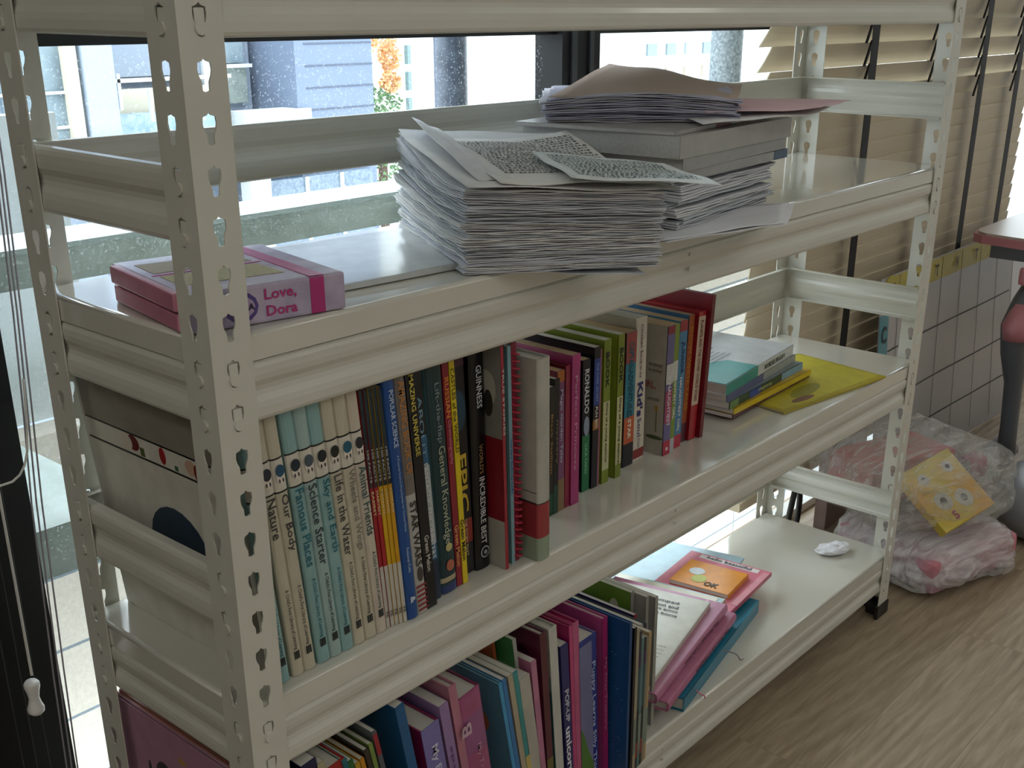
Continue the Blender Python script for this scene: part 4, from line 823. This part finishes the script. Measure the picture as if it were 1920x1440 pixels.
top_sheet('large brown sheet draped over the top of the rear pile', [(0.618, 0.155, zq+0.030), (0.785, -0.015, zq+0.028), (0.985, 0.10, zq+0.030), (0.90, 0.275, zq+0.034)], KR, seed=17, curl=lambda a, b_: 0.006*math.exp(-((a-0.4)/0.25)**2)*(0.5+b_)+0.022*b_*(1-a)**1.5)
PKM = mat('faded_pink_sheet', hexc('dcbcc2'), 0.8, 0.2, 0.15, 12)
top_sheet('faded pink sheet sliding out to the right of the rear pile', [(0.74, 0.0, zq+0.013), (0.93, -0.055, zq+0.010), (1.075, -0.028, zq+0.012), (0.86, 0.16, zq+0.020)], PKM, seed=21)
top_sheet('pale sheet just under the pink one, poking out to the right', [(0.70, -0.02, zq+0.003), (0.92, -0.045, zq+0.002), (1.05, -0.01, zq+0.004), (0.86, 0.18, zq+0.004)], PAPERS[2], seed=22)
for i, (dx, dy, dz) in enumerate([(0, 0, 0.0045), (0.006, -0.006, 0.0025), (0.012, 0.004, 0.0012)]):
    top_sheet(['top blank white sheet hanging off the edge below the rear pile', 'second blank white sheet under the hanging one', 'lowest blank white sheet on the shelf edge'][i],
        [(0.585+dx, -0.040+dy, zA+dz+0.0005), (0.80+dx, -0.085+dy*0.3, zA+dz-0.0005), (0.93+dx, -0.02+dy, zA+dz+0.002), (0.70, 0.08, zA+dz+0.001)], mat('bond_paper', (0.74, 0.74, 0.77), 0.7), seed=31+i, th=0.0004)

# ------------------------------------------------------------------ venetian blind
SL = mat('cream_slat', hexc('c6b89f'), 0.45, 0.4, 0.06, 4)
bl = empty('venetian_blind', (1.52, 0.372, 2.3)); tag(bl, 'cream venetian blind with black ladder tapes hanging over the right part of the window', 'blind')
zs = 2.225; k = 0
x0b, x1b = 0.0, 1.50
sl = []
while zs > 0.16:
    op = 31 if zs > 0.985 else (22 if zs > 0.945 else 8)
    pit = 0.0465 if zs > 0.97 else 0.040
    bm = bmesh.new(); a = R(op); n = 4; wd = 0.056 if op > 10 else 0.049; T = []
    for e in (0, x1b-x0b):
        row = []
        for i in range(n+1):
            q = (i/n-0.5)*wd; bow = 0.0016*(1-(2*i/n-1)**2)
            row.append(bm.verts.new((x0b+e, -q*math.sin(a)-bow*math.cos(a), zs-2.3+q*math.cos(a)-bow*math.sin(a))))
        T.append(row)
    for i in range(n): bm.faces.new((T[0][i], T[0][i+1], T[1][i+1], T[1][i]))
    r = bmesh.ops.extrude_face_region(bm, geom=bm.faces[:]); bmesh.ops.translate(bm, verts=[v for v in r['geom'] if isinstance(v, bmesh.types.BMVert)], vec=(0, 0.0018, 0.0008))
    mesh_obj('slat', bm, SL, bl, smooth=False); zs -= pit
bm = bmesh.new(); box(bm, 0, x1b, -0.02, 0.02, -0.04, 0.0); mesh_obj('head_rail', bm, SL, bl)
bm = bmesh.new(); box(bm, 0, x1b, -0.02, 0.02, 0.12-2.3, 0.14-2.3); mesh_obj('bottom_rail', bm, SL, bl)
for i, xx in enumerate((0.406, 0.757, 1.053, 1.319)):
    bm = bmesh.new(); box(bm, xx-0.017, xx+0.017, -0.0325, -0.0315, 0.14-2.3, -0.04)
    zs = 2.225
    while zs > 0.95:   # ladder strings crossing the tilted slats
        prism(bm, [(xx-0.018, zs-2.3+0.030), (xx-0.012, zs-2.3+0.030), (xx-0.040, zs-2.3-0.022), (xx-0.046, zs-2.3-0.022)], -0.034, -0.030, 'y'); zs -= 0.0465
    mesh_obj('ladder_tape', bm, BLACK, bl)
# valance above the windows stays out of view

# ------------------------------------------------------------------ blind cords at the left
CORD = mat('grey_cord', hexc('8d8890'), 0.6); CW = cm('d8d6d0', 0.5)
def cord(pts, m, label, r=0.0011):
    o = tube('blind_cord', pts, r, m, None, 2); tag(o, label, 'cord'); return o
for i, (xa, xb, lb) in enumerate([(0.012, -0.040, 'leftmost thin grey blind cord in front of the window edge'), (0.0160, -0.034, 'second thin grey blind cord beside the near rear post'), (0.0200, -0.027, 'thin grey blind cord closest to the near rear post')]):
    cord([(xa, 0.33, 1.9), (xa-0.008, 0.33, 1.1), (xa-0.022, 0.33, 0.80), (xb+0.012, 0.33, 0.6), (xb, 0.33, 0.10)], CORD, lb, 0.0010)
c_ = empty('cord_pull', (-0.0556, 0.33, 0.4286)); tag(c_, 'white cord with a turned white plastic toggle hanging before the black panel', 'cord pull')
tube('pull_cord', [(0.003, 0, 1.4), (0.0035, 0, 0.26), (0.002, 0, 0.04)], 0.0016, CW, c_, 2)
bm = bmesh.new(); prof = [(0.0, -0.0135), (0.0055, -0.013), (0.0088, -0.0095), (0.0092, -0.005), (0.0070, 0.001), (0.0056, 0.008), (0.0068, 0.016), (0.0084, 0.022), (0.0084, 0.0265), (0.0062, 0.0295), (0.0, 0.030)]
n = 20; rings = [[bm.verts.new((r__*math.cos(2*math.pi*i/n), r__*math.sin(2*math.pi*i/n), z_+0.004)) for i in range(n)] for r__, z_ in prof[1:-1]]
for a, b_ in zip(rings, rings[1:]):
    for i in range(n): bm.faces.new((a[i], a[(i+1) % n], b_[(i+1) % n], b_[i]))
bm.faces.new(rings[0]); bm.faces.new(rings[-1]); mesh_obj('toggle', bm, mat('toggle_white', (0.75, 0.74, 0.72), 0.25), c_, smooth=True)
cord([(-0.07, 0.33, 0.698), (-0.045, 0.328, 0.692), (-0.026, 0.325, 0.703), (-0.015, 0.325, 0.735), (-0.008, 0.33, 0.80)], CW, 'white cord looping from the black panel towards the grey cords', 0.0013)
for i, xx in enumerate((-0.075, -0.060, -0.045)):
    cord([(xx+0.02, 0.375, 1.3), (xx+0.01, 0.375, 0.6), (xx+0.012, 0.375, 0.05)], mat('dark_cord', (0.02, 0.02, 0.022), 0.6), ['dark cord leftmost on the black panel', 'dark cord middle on the black panel', 'dark cord on the black panel nearest the glass'][i], 0.0008)

# ------------------------------------------------------------------ calendar board
cb = empty('calendar_board', (2.03, 0.270, 0.002), (R(-4), 0, R(1.0))); tag(cb, 'white wipe-clean planner board with a yellow weekday strip leaning under the blind', 'planner board')
def board_sheet(name, x0, x1, z0, z1, y0, th, m, n=16):
    bm = bmesh.new(); T = []
    for k in (0, 1):
        T.append([[bm.verts.new((x0+(x1-x0)*i/n, y0+th*k + 0.012*math.sin((x0+(x1-x0)*i/n)*5.5)*(1-((z0+(z1-z0)*j/6)/0.6)) - 0.035*max(0, (x0+(x1-x0)*i/n)-0.75)*max(0, 1-(z0+(z1-z0)*j/6)/0.25)*2, z0+(z1-z0)*j/6)) for i in range(n+1)] for j in range(7)])
    for k in (0, 1):
        for j in range(6):
            for i in range(n): bm.faces.new((T[k][j][i], T[k][j][i+1], T[k][j+1][i+1], T[k][j+1][i]))
    for i in range(n):
        for j in (0, 6): bm.faces.new((T[0][j][i], T[0][j][i+1], T[1][j][i+1], T[1][j][i]))
    for j in range(6):
        for i in (0, n): bm.faces.new((T[0][j][i], T[0][j+1][i], T[1][j+1][i], T[1][j][i]))
    return mesh_obj(name, bm, m, cb, smooth=False)
board_sheet('sheet', 0.0, 0.94, 0.0, 0.56, 0, 0.002, mat('planner_white', hexc('a8a6a8'), 0.3, 0.5, 0.12, 3, coat=0.3))
YL = cm('b0a018', 0.35)
board_sheet('weekday_strip', 0.05, 0.935, 0.500, 0.557, -0.001, 0.0006, YL)
bm = bmesh.new(); cyl(bm, (0.055, -0.0015, 0.520), 0.042, 0.002, 'y', 24); mesh_obj('weekday_strip', bm, YL, cb)
board_sheet('month_strip', 0.0, 0.055, 0.30, 0.47, -0.001, 0.0006, cm('3f8a98', 0.35), n=2)
INK = cm('2a3038', 0.5)
for z_ in (0.118, 0.236, 0.372): board_sheet('grid_line', 0.06, 0.92, z_, z_+0.0035, -0.0012, 0.0006, INK)
for k in range(7): board_sheet('grid_line', 0.245+0.138*k-0.138, 0.2462+0.138*k-0.138, 0.02, 0.555, -0.0016, 0.0006, cm('6a6a6e', 0.5), n=1)
for k, s_ in enumerate('SMTWTF'):
    text(s_, cb, cm('3c2418', 0.5), (0.055+0.138*k, -0.0045+0.012*math.sin((0.06+0.138*k)*5.5)*(1-0.53/0.6), 0.512), (1, 0, 0), (0, 0, 1), 0.020, 0.030, 0.03)
text('C', cb, INK, (0.013, -0.0016, 0.40), (1, 0, 0), (0, 0, 1), 0.03, 0.042, 0.03)

# ------------------------------------------------------------------ bags on the floor
def bag_mat(name, tint, alpha):
    m = bpy.data.materials.new(name); m.use_nodes = True; nt = m.node_tree; N = nt.nodes; b = N['Principled BSDF']; out = N['Material Output']
    b.inputs['Base Color'].default_value = (*tint, 1); b.inputs['Roughness'].default_value = 0.22; b.inputs['Specular IOR Level'].default_value = 0.6
    tc = N.new('ShaderNodeTexCoord'); n1 = N.new('ShaderNodeTexNoise'); n1.inputs['Scale'].default_value = 7; n1.inputs['Detail'].default_value = 4; n1.inputs['Distortion'].default_value = 2.5
    mpp = N.new('ShaderNodeMapping'); mpp.inputs['Rotation'].default_value = (0.5, 0.4, 0.6); mpp.inputs['Scale'].default_value = (0.8, 4.5, 3.0)
    nt.links.new(tc.outputs['Object'], mpp.inputs[0]); nt.links.new(mpp.outputs[0], n1.inputs['Vector'])
    bp = N.new('ShaderNodeBump'); bp.inputs['Strength'].default_value = 0.55; bp.inputs['Distance'].default_value = 0.012
    nt.links.new(n1.outputs['Fac'], bp.inputs['Height']); nt.links.new(bp.outputs[0], b.inputs['Normal'])
    t = N.new('ShaderNodeBsdfTransparent'); mx = N.new('ShaderNodeMixShader')
    rr = N.new('ShaderNodeMapRange'); rr.inputs[1].default_value = 0.35; rr.inputs[2].default_value = 0.65; rr.inputs[3].default_value = alpha-0.15; rr.inputs[4].default_value = min(1, alpha+0.2)
    nt.links.new(n1.outputs['Fac'], rr.inputs[0]); nt.links.new(rr.outputs[0], mx.inputs[0])
    nt.links.new(t.outputs[0], mx.inputs[1]); nt.links.new(b.outputs[0], mx.inputs[2]); nt.links.new(mx.outputs[0], out.inputs[0])
    return m
def bag(name, label, c, sz, rot, m, seed, knot=None, flat_=0.25):
    bm = bmesh.new(); bmesh.ops.create_icosphere(bm, subdivisions=5, radius=1)
    for v in bm.verts:
        p = v.co.copy(); d_ = p.normalized()
        # superellipsoid
        k = (abs(d_.x)**3+abs(d_.y)**3+abs(d_.z)**3)**(-1/3)
        q = d_*k
        f = 1 + 0.13*noise.noise(q*1.6+Vector((seed, 0, 0))) + 0.05*noise.noise(q*4.5+Vector((0, seed, 0))) - 0.05*abs(noise.noise(Vector((q.x*2.5+q.z*5, q.y*2.5-q.z*4, seed))))
        z_ = q.z*f
        if z_ < -0.86: z_ = -0.86
        v.co = Vector((q.x*f*sz[0], q.y*f*sz[1], (z_+0.86)*sz[2]))
        if knot:
            kk = max(0, d_.z-0.5)*2
            v.co = v.co.lerp(Vector((knot[0]*sz[0], knot[1]*sz[1], knot[2]*sz[2])), kk**3*0.9)
    t = empty(name, c, (0, 0, rot)); tag(t, label, 'bag')
    mesh_obj('bag_skin', bm, m, t, smooth=True)
    return t
b1 = bag('plastic_bag', 'white plastic bag of pinkish things lying lowest on the floor by the rack foot', (1.80, 0.035, 0.0005), (0.175, 0.165, 0.062), R(-15), bag_mat('milky_plastic', (0.82, 0.82, 0.83), 0.46), 2.0)
bm = bmesh.new(); box(bm, -0.15, 0.145, -0.135, 0.13, 0.012, 0.088, bev=0.02); mesh_obj('bagged_clothes', bm, mat('dusty_pink', hexc('c87884'), 0.8, c2=hexc('b49aa8'), nscale=9), b1)
b2 = bag('plastic_bag', 'clear knotted plastic bag of activity books resting on the white bag', (1.83, 0.10, 0.108), (0.20, 0.185, 0.092), R(-20), bag_mat('clear_plastic', (0.66, 0.65, 0.62), 0.28), 5.0, knot=(0.3, 0.3, 2.2))
bk = Matrix.Translation((-0.085, -0.175, 0.012)) @ Matrix.Rotation(R(38), 4, 'X') @ Matrix.Rotation(R(-8), 4, 'Y') @ Matrix.Rotation(R(10), 4, 'Z')
OR = mat('orange_yellow_cover', hexc('d8a040'), 0.4, c2=hexc('c8b848'), nscale=8)
bm = bmesh.new(); box(bm, 0, 0.155, 0.0, 0.155, 0, 0.022, bk, bev=0.002); mesh_obj('bagged_book', bm, OR, b2)
for k, (x_, y_, r__) in enumerate([(0.05, 0.06, 0.022), (0.10, 0.045, 0.022), (0.045, 0.12, 0.014), (0.12, 0.12, 0.014)]):
    for q, (rr, cc) in enumerate(((r__, 'c8c4b8'), (r__*0.4, '5a5a5c'))):
        pts = [bk @ Vector((x_+rr*math.cos(a*0.524), y_+rr*math.sin(a*0.524), 0.0222+0.0004*q)) for a in range(12)]; quad_patch('flower_print', pts, cm(cc, .5), b2, th=0.0004)
text('5', b2, cm('a02c60', .5), bk @ Vector((0.045, 0.012, 0.0226)), bk.to_3x3() @ Vector((1, 0, 0)), bk.to_3x3() @ Vector((0, 1, 0)), 0.014, 0.02, 0.03)
bm = bmesh.new(); box(bm, -0.13, 0.13, -0.01, 0.13, 0.02, 0.12, bev=0.012); mesh_obj('bagged_toys', bm, mat('mixed_toys', hexc('9c7c6c'), 0.7, c2=hexc('b05a5c'), nscale=14), b2)
# pale book box behind with red letters and a black cable
pb = empty('game_box', (1.90, 0.285, 0.001), (0, 0, R(4))); tag(pb, 'pinkish box with black and red letters standing behind the plastic bags', 'box')
bm = bmesh.new(); box(bm, -0.10, 0.12, 0, 0.03, 0, 0.245, bev=0.002); mesh_obj('carton', bm, cm('a08a84', 0.6), pb)
text('WORDS', pb, cm('8c3a40', .5), (-0.03, -0.0006, 0.205), (1, 0, 0), (0, 0, 1), 0.12, 0.022, 0.02)
text('IN', pb, cm('201c1c', .5), (-0.09, -0.0006, 0.185), (1, 0, 0), (0, 0, 1), 0.03, 0.035, 0.03)
o = tube('black_cable', [(1.70, 0.33, 0.004), (1.715, 0.325, 0.09), (1.74, 0.33, 0.14), (1.765, 0.33, 0.09), (1.755, 0.33, 0.01), (1.72, 0.32, 0.006), (1.66, 0.33, 0.005)], 0.007, BLACKP); tag(o, 'thick black cable loop on the floor behind the rack', 'cable')

# ------------------------------------------------------------------ desk at the right edge
PINK = mat('dusty_pink_plastic', hexc('b87880'), 0.35); GREY = mat('cool_grey_plastic', hexc('8d9094'), 0.4); GREYD = mat('dark_grey_plastic', hexc('5c6066'), 0.4)
dk = empty('child_desk', (2.30, 0.0, 0)); tag(dk, 'height-adjustable child desk with beige top, pink edging and grey foot at the right edge', 'desk')
def D_(x, y, z): return Vector((x-2.30, y, z))
def poly(bm, pts, z0, z1):
    prism(bm, [(p[0]-2.30, p[1]) for p in pts], z0, z1, 'z')
tp = [(2.355, 0.195), (2.375, 0.222), (2.41, 0.232), (3.0, 0.235), (3.0, -0.35), (2.30, -0.35), (2.285, -0.33)]
bm = bmesh.new(); poly(bm, tp, 0.618, 0.640); mesh_obj('tabletop', bm, mat('beige_laminate', hexc('b8a89c'), 0.35), dk)
c_ = (2.6, -0.05); tp2 = [((x-c_[0])*1.018+c_[0], (y-c_[1])*1.03+c_[1]) for x, y in tp]
bm = bmesh.new(); poly(bm, tp2, 0.614, 0.634); mesh_obj('edge_band', bm, PINK, dk)
bm = bmesh.new(); box(bm, 0.09, 0.60, -0.30, 0.19, 0.575, 0.614); mesh_obj('underframe', bm, GREYD, dk)
bm = bmesh.new(); box(bm, 0.045, 0.60, -0.28, 0.10, 0.525, 0.570, bev=0.01); mesh_obj('drawer', bm, PINK, dk)
# leg: bowed column
def bow(bm, pts, rx, n=14):
    rings = []
    for (x_, y_, z_, r__) in pts: rings.append([bm.verts.new((x_-2.30+r__*math.cos(2*math.pi*i/n), y_+r__*0.7*math.sin(2*math.pi*i/n), z_)) for i in range(n)])
    for a, b_ in zip(rings, rings[1:]):
        for i in range(n): bm.faces.new((a[i], a[(i+1) % n], b_[(i+1) % n], b_[i]))
    bm.faces.new(rings[0]); bm.faces.new(rings[-1])
bm = bmesh.new(); bow(bm, [(2.42, 0.08, 0.03, 0.034), (2.405, 0.08, 0.15, 0.030), (2.385, 0.08, 0.27, 0.032), (2.35, 0.08, 0.36, 0.046), (2.335, 0.08, 0.43, 0.052), (2.37, 0.08, 0.49, 0.040), (2.42, 0.08, 0.53, 0.030)], 0); mesh_obj('leg', bm, GREYD, dk, smooth=True)
bm = bmesh.new(); bow(bm, [(2.325, 0.072, 0.40, 0.046), (2.323, 0.072, 0.435, 0.054), (2.36, 0.072, 0.485, 0.040)], 0); mesh_obj('leg_joint', bm, PINK, dk, smooth=True)
o = tube('foot_bar', [D_(2.45, 0.085, 0.085), D_(2.42, 0.10, 0.065), D_(2.355, 0.13, 0.040)], 0.033, mat('pale_grey_plastic', hexc('a8a8ac'), 0.4), dk)
o = tube('foot_cap', [D_(2.365, 0.126, 0.043), D_(2.315, 0.15, 0.036)], 0.035, cm('b86880', 0.4), dk)
bm = bmesh.new()
ring = []
for z_, s_ in ((0.022, 1.0), (0.075, 1.0), (0.10, 0.95), (0.112, 0.82), (0.115, 0.5)):
    ring.append([bm.verts.new((-0.02+0.20*s_*math.cos(2*math.pi*i/32)*1.0, -0.09+0.135*s_*math.sin(2*math.pi*i/32), z_)) for i in range(32)])
for a, b_ in zip(ring, ring[1:]):
    for i in range(32): bm.faces.new((a[i], a[(i+1) % 32], b_[(i+1) % 32], b_[i]))
bm.faces.new(ring[0]); bm.faces.new(ring[-1])
bo = mesh_obj('foot_base', bm, GREY, dk, smooth=True); bo.location = (-0.06, -0.02, 0)
bm = bmesh.new()
for (x_, y_) in ((-0.10, -0.10), (0.08, -0.15), (0.08, 0.0), (-0.08, -0.02)): cyl(bm, (x_-0.08, y_-0.02, 0.013), 0.04, 0.026, 'z', 20)
mesh_obj('rubber_pad', bm, BLACKP, dk)
bm = bmesh.new(); cyl(bm, (-0.175, -0.212, 0.07), 0.014, 0.012, 'y', 18); mesh_obj('knob', bm, cm('c85a80', .4), dk)

# ------------------------------------------------------------------ outside
def ext(name, label, cat, parts, group=None):
    t = empty(name, (parts[0][1][0], parts[0][1][2], parts[0][1][4])); tag(t, label, cat, group)
    O = Vector(t.location)
    for pn, bx, m in parts:
        bm = bmesh.new(); box(bm, bx[0]-O.x, bx[1]-O.x, bx[2]-O.y, bx[3]-O.y, bx[4]-O.z, bx[5]-O.z); mesh_obj(pn, bm, m, t)
    return t
BG = mat('pale_blue_render', hexc('97a2b2'), 0.8, 0.2, 0.06, 2); BGD = mat('blue_grey_cladding', hexc('808da3'), 0.7, 0.2, 0.05, 2)
GLS = mat('dark_window_glass', hexc('5d6c78'), 0.15, 0.6, c2=hexc('8fa0a8'), nscale=4); WHT = mat('white_render', hexc('d6dada'), 0.8, 0.2, 0.03, 1)
CRM = mat('cream_reveal', hexc('cfc8b4'), 0.7); JN = mat('cladding_joint', hexc('5c6474'), 0.8)
Y0 = 4.0
F = Y0+0.3
parts = [('facade', (1.0, 2.12, Y0, Y0+0.6, -0.6, 2.2), BG), ('facade', (2.12, 3.20, Y0+0.3, Y0+0.6, -0.6, 2.2), BG), ('column', (2.10, 2.24, Y0-0.06, Y0+0.3, 0.2, 2.2), mat('white_blue_render', hexc('a9b7c9'), .8)), ('balcony_slab', (1.0, 3.25, Y0-0.12, Y0+0.3, 0.42, 0.60), WHT)]
parts += [('window_pane', (1.75, 2.02, Y0-0.02, Y0, 0.62, 1.3), GLS), ('window_frame', (2.02, 2.08, Y0-0.05, Y0, 0.60, 1.3), CRM), ('window_frame', (1.7, 2.02, Y0-0.03, Y0-0.02, 0.80, 0.812), WHT), ('window_frame', (1.7, 2.02, Y0-0.03, Y0-0.02, 0.66, 0.672), WHT),
          ('window_pane', (2.24, 2.86, Y0+0.22, Y0+0.30, 0.84, 1.3), mat('grey_blind_inside', hexc('8f9aaa'), .6)), ('window_frame', (2.24, 2.86, Y0-0.02, Y0, 0.832, 0.848), WHT), ('terrace_wall', (2.24, 2.86, Y0+0.05, Y0+0.12, 0.60, 0.69), mat('blue_tile', hexc('8aa8bc'), .6, c2=hexc('b8c8d0'), nscale=20)), ('planter', (2.3, 2.86, Y0+0.14, Y0+0.2, 0.60, 0.79), CRM), ('railing_post', (2.27, 2.285, Y0-0.02, Y0, 0.72, 0.87), WHT), ('railing_post', (2.42, 2.432, Y0-0.02, Y0, 0.66, 0.80), WHT),
          ('window_frame', (2.86, 2.92, Y0+0.2, Y0+0.3, 0.5, 2.0), WHT), ('window_pane', (2.93, 3.14, Y0+0.26, Y0+0.30, 0.88, 1.3), GLS), ('window_frame', (2.92, 3.16, Y0+0.22, Y0+0.27, 0.86, 0.876), WHT), ('window_pane', (2.93, 3.15, Y0+0.26, Y0+0.30, 0.69, 0.86), mat('pale_grey_pane', hexc('98a29c'), .4, c2=hexc('707c7c'), nscale=10)), ('balcony_front', (2.92, 3.30, Y0-0.05, Y0+0.1, 0.50, 0.67), WHT),
          ('cladding', (3.24, 3.745, Y0-0.02, Y0+0.6, -0.6, 2.2), BGD)]
for k in range(9): parts.append(('cladding_joint', (3.30, 3.746, Y0-0.024, Y0-0.018, 0.55+0.105*k, 0.556+0.105*k), JN))
parts += [('lower_pane', (2.98, 3.68, Y0-0.06, Y0-0.03, -0.3, 0.34), mat('wet_dark_glass', hexc('66788c'), .3, c2=hexc('8494a4'), nscale=60)), ('lower_column', (2.86, 2.98, Y0-0.1, Y0-0.02, -0.3, 0.42), WHT)]
for k in (3.22, 3.45): parts.append(('lower_mullion', (k, k+0.02, Y0-0.07, Y0-0.05, -0.3, 0.34), WHT))
ext('neighbouring_house', 'pale blue and grey clad house with windows and balcony across from the left window', 'building', parts)
ext('white_tower', 'bright white tower block with a ladder-like row of slits, left of the dark round pillar', 'building',
    [('tower_wall', (4.9, 7.9, 5.2, 6.2, -1.5, 3), WHT)] + [('slit', (5.13, 5.16, 5.17, 5.2, 0.1+0.17*k, 0.22+0.17*k), mat('slit_dark', hexc('7a9090'), .6)) for k in range(9)] + [('roof_fin', (5.45, 5.75, 5.17, 5.2, 0.82, 0.9), mat('mint_panel', hexc('a8c4b8'), .6)), ('vent', (6.55, 6.6, 5.17, 5.2, 0.95, 1.02), mat('vent_grey', hexc('6c7070'), .6)), ('vent', (6.55, 6.6, 5.17, 5.2, 0.55, 0.6), mat('vent_grey', hexc('6c7070'), .6))])
pp = [('wall', (13.0, 30, 12, 13, -4, 4), WHT)]
rnd = random.Random(5)
for i in range(26):
    for j in range(9):
        x_ = 13.2+i*0.62; z_ = -1.8+j*0.42
        if x_ > 28: continue
        pp.append(('window', (x_, x_+0.30, 11.96, 12.0, z_, z_+0.20), [mat('apt_glass_a', hexc('98aab0'), .4), mat('apt_glass_b', hexc('b8b09c'), .5), mat('apt_glass_c', hexc('84949c'), .4)][rnd.randrange(3)]))
        if len(pp) > 98: break
    if len(pp) > 98: break
for j in range(9): pp.append(('ledge', (13.0, 30, 11.9, 12.0, -1.9+j*0.42, -1.85+j*0.42), mat('ledge_cream', hexc('ccc6ba'), .7)))
ext('apartment_building', 'white apartment block far away with rows of small grey windows', 'building', pp)
def pillar(x_, y_, r__, m, label):
    bm = bmesh.new(); cyl(bm, (0, 0, 1.0), r__, 3.0, 'z', 32); o = mesh_obj('round_pillar', bm, m, None, True); o.location = (x_, y_, 0.5-1.0); tag(o, label, 'pillar'); return o
pillar(1.335, 1.03, 0.036, mat('dark_blue_pillar', hexc('3d4656'), 0.4, c2=hexc('566070'), nscale=30), 'dark blue-grey round pillar outside between the house and the black mullion')
pillar(2.45, 1.03, 0.045, mat('speckled_grey_pillar', hexc('8e989c'), 0.6, c2=hexc('626c72'), nscale=120), 'speckled grey round pillar outside beside the blind edge')
# tree between the house and the tower
tr_ = empty('garden_tree', (4.62, 4.9, 0)); tag(tr_, 'small green tree with orange blossom squeezed between house and tower', 'tree')
for nm_, cs, c1, c2 in (('foliage', [(0, 0, 0.35, 0.17), (0.02, 0, 0.55, 0.13), (0.0, 0, 0.12, 0.2)], '7fa06c', '4d7048'), ('blossom', [(-0.01, -0.05, 0.97, 0.11), (0.05, -0.05, 0.84, 0.08), (0.02, -0.08, 0.70, 0.07)], 'ecc894', 'd89c64')):
    bm = bmesh.new()
    for (x_, y_, z_, r__) in cs:
        for q in range(260):
            d_ = Vector((random.gauss(0, 1), random.gauss(0, 1), random.gauss(0, 1))).normalized()*r__*random.uniform(0.5, 1)
            p = Vector((x_, y_, z_))+d_; s_ = 0.016
            a_ = Vector((random.uniform(-1, 1), random.uniform(-1, 1), random.uniform(-1, 1))).normalized()*s_; b_ = a_.cross(Vector((random.random(), random.random(), random.random()))).normalized()*s_*0.6
            bm.faces.new([bm.verts.new(p-a_), bm.verts.new(p+b_), bm.verts.new(p+a_), bm.verts.new(p-b_)])
    mesh_obj(nm_, bm, mat('leaf_'+nm_, hexc(c1), .7, c2=hexc(c2), nscale=30), tr_)
bm = bmesh.new(); cyl(bm, (0, 0, -0.3), 0.03, 1.6, 'z', 8); mesh_obj('trunk', bm, mat('bark', hexc('5c4a3c'), .9), tr_)
# stone ledge outside the window and tiled terrace wall
STN = mat('wet_grey_stone', hexc('98a29d'), 0.5, 0.4, c2=hexc('bfc8c4'), nscale=9)
o = ext('stone_sill', 'wet grey-green stone sill running outside along the window', 'ledge', [('slab', (-0.6, 2.6, 0.475, 0.56, 0.856, 0.898), STN), ('slab_highlight', (-0.6, 2.6, 0.47, 0.565, 0.896, 0.902), mat('sill_highlight', hexc('b8c4c4'), .5))])  # paler top strip is the highlight along the sill, put into colour
o = ext('stone_kerb', 'grey stone kerb running away from the window at the lower left', 'ledge', [('kerb', (0.02, 0.17, 0.47, 2.2, 0.50, 0.565), STN)])
TL = bpy.data.materials.new('speckled_terrace_tiles'); TL.use_nodes = True; nt = TL.node_tree; N = nt.nodes; b = N['Principled BSDF']
tc = N.new('ShaderNodeTexCoord'); mp = N.new('ShaderNodeMapping'); mp.inputs['Rotation'].default_value = (R(90), 0, 0); nt.links.new(tc.outputs['Object'], mp.inputs[0])
br = N.new('ShaderNodeTexBrick'); br.offset = 0.0; br.inputs['Scale'].default_value = 1; br.inputs['Brick Width'].default_value = 0.34; br.inputs['Row Height'].default_value = 0.134; br.inputs['Mortar Size'].default_value = 0.003
br.inputs['Color1'].default_value = (*hexc('c9c0b0'), 1); br.inputs['Color2'].default_value = (*hexc('d5cdc0'), 1); br.inputs['Mortar'].default_value = (*hexc('6f7c84'), 1)
nt.links.new(mp.outputs[0], br.inputs['Vector'])
n1 = N.new('ShaderNodeTexNoise'); n1.inputs['Scale'].default_value = 110; nt.links.new(tc.outputs['Object'], n1.inputs['Vector'])
mx = N.new('ShaderNodeMix'); mx.data_type = 'RGBA'; mx.blend_type = 'MULTIPLY'; mx.inputs[0].default_value = 0.35
nt.links.new(br.outputs['Color'], mx.inputs[6]); nt.links.new(n1.outputs['Fac'], mx.inputs[7]); nt.links.new(mx.outputs[2], b.inputs['Base Color']); b.inputs['Roughness'].default_value = 0.5
t = ext('terrace_wall', 'beige speckled tiled terrace wall with dark joints seen at the lower left', 'wall', [('tiled_face', (-0.6, 3.0, 0.90, 0.96, -1.2, 0.52), TL), ('upper_plaster', (-0.6, 0.40, 0.97, 1.0, 0.52, 1.0), mat('bluish_plaster', hexc('e6eef2'), .7))])
bm = bmesh.new(); box(bm, -6, 40, 0.6, 40, -3.05, -3.0); mesh_obj('ground_outside', bm, mat('pale_paving', hexc('a8aaa8'), 0.9, 0.2, 0.1, 1))['kind'] = 'structure'
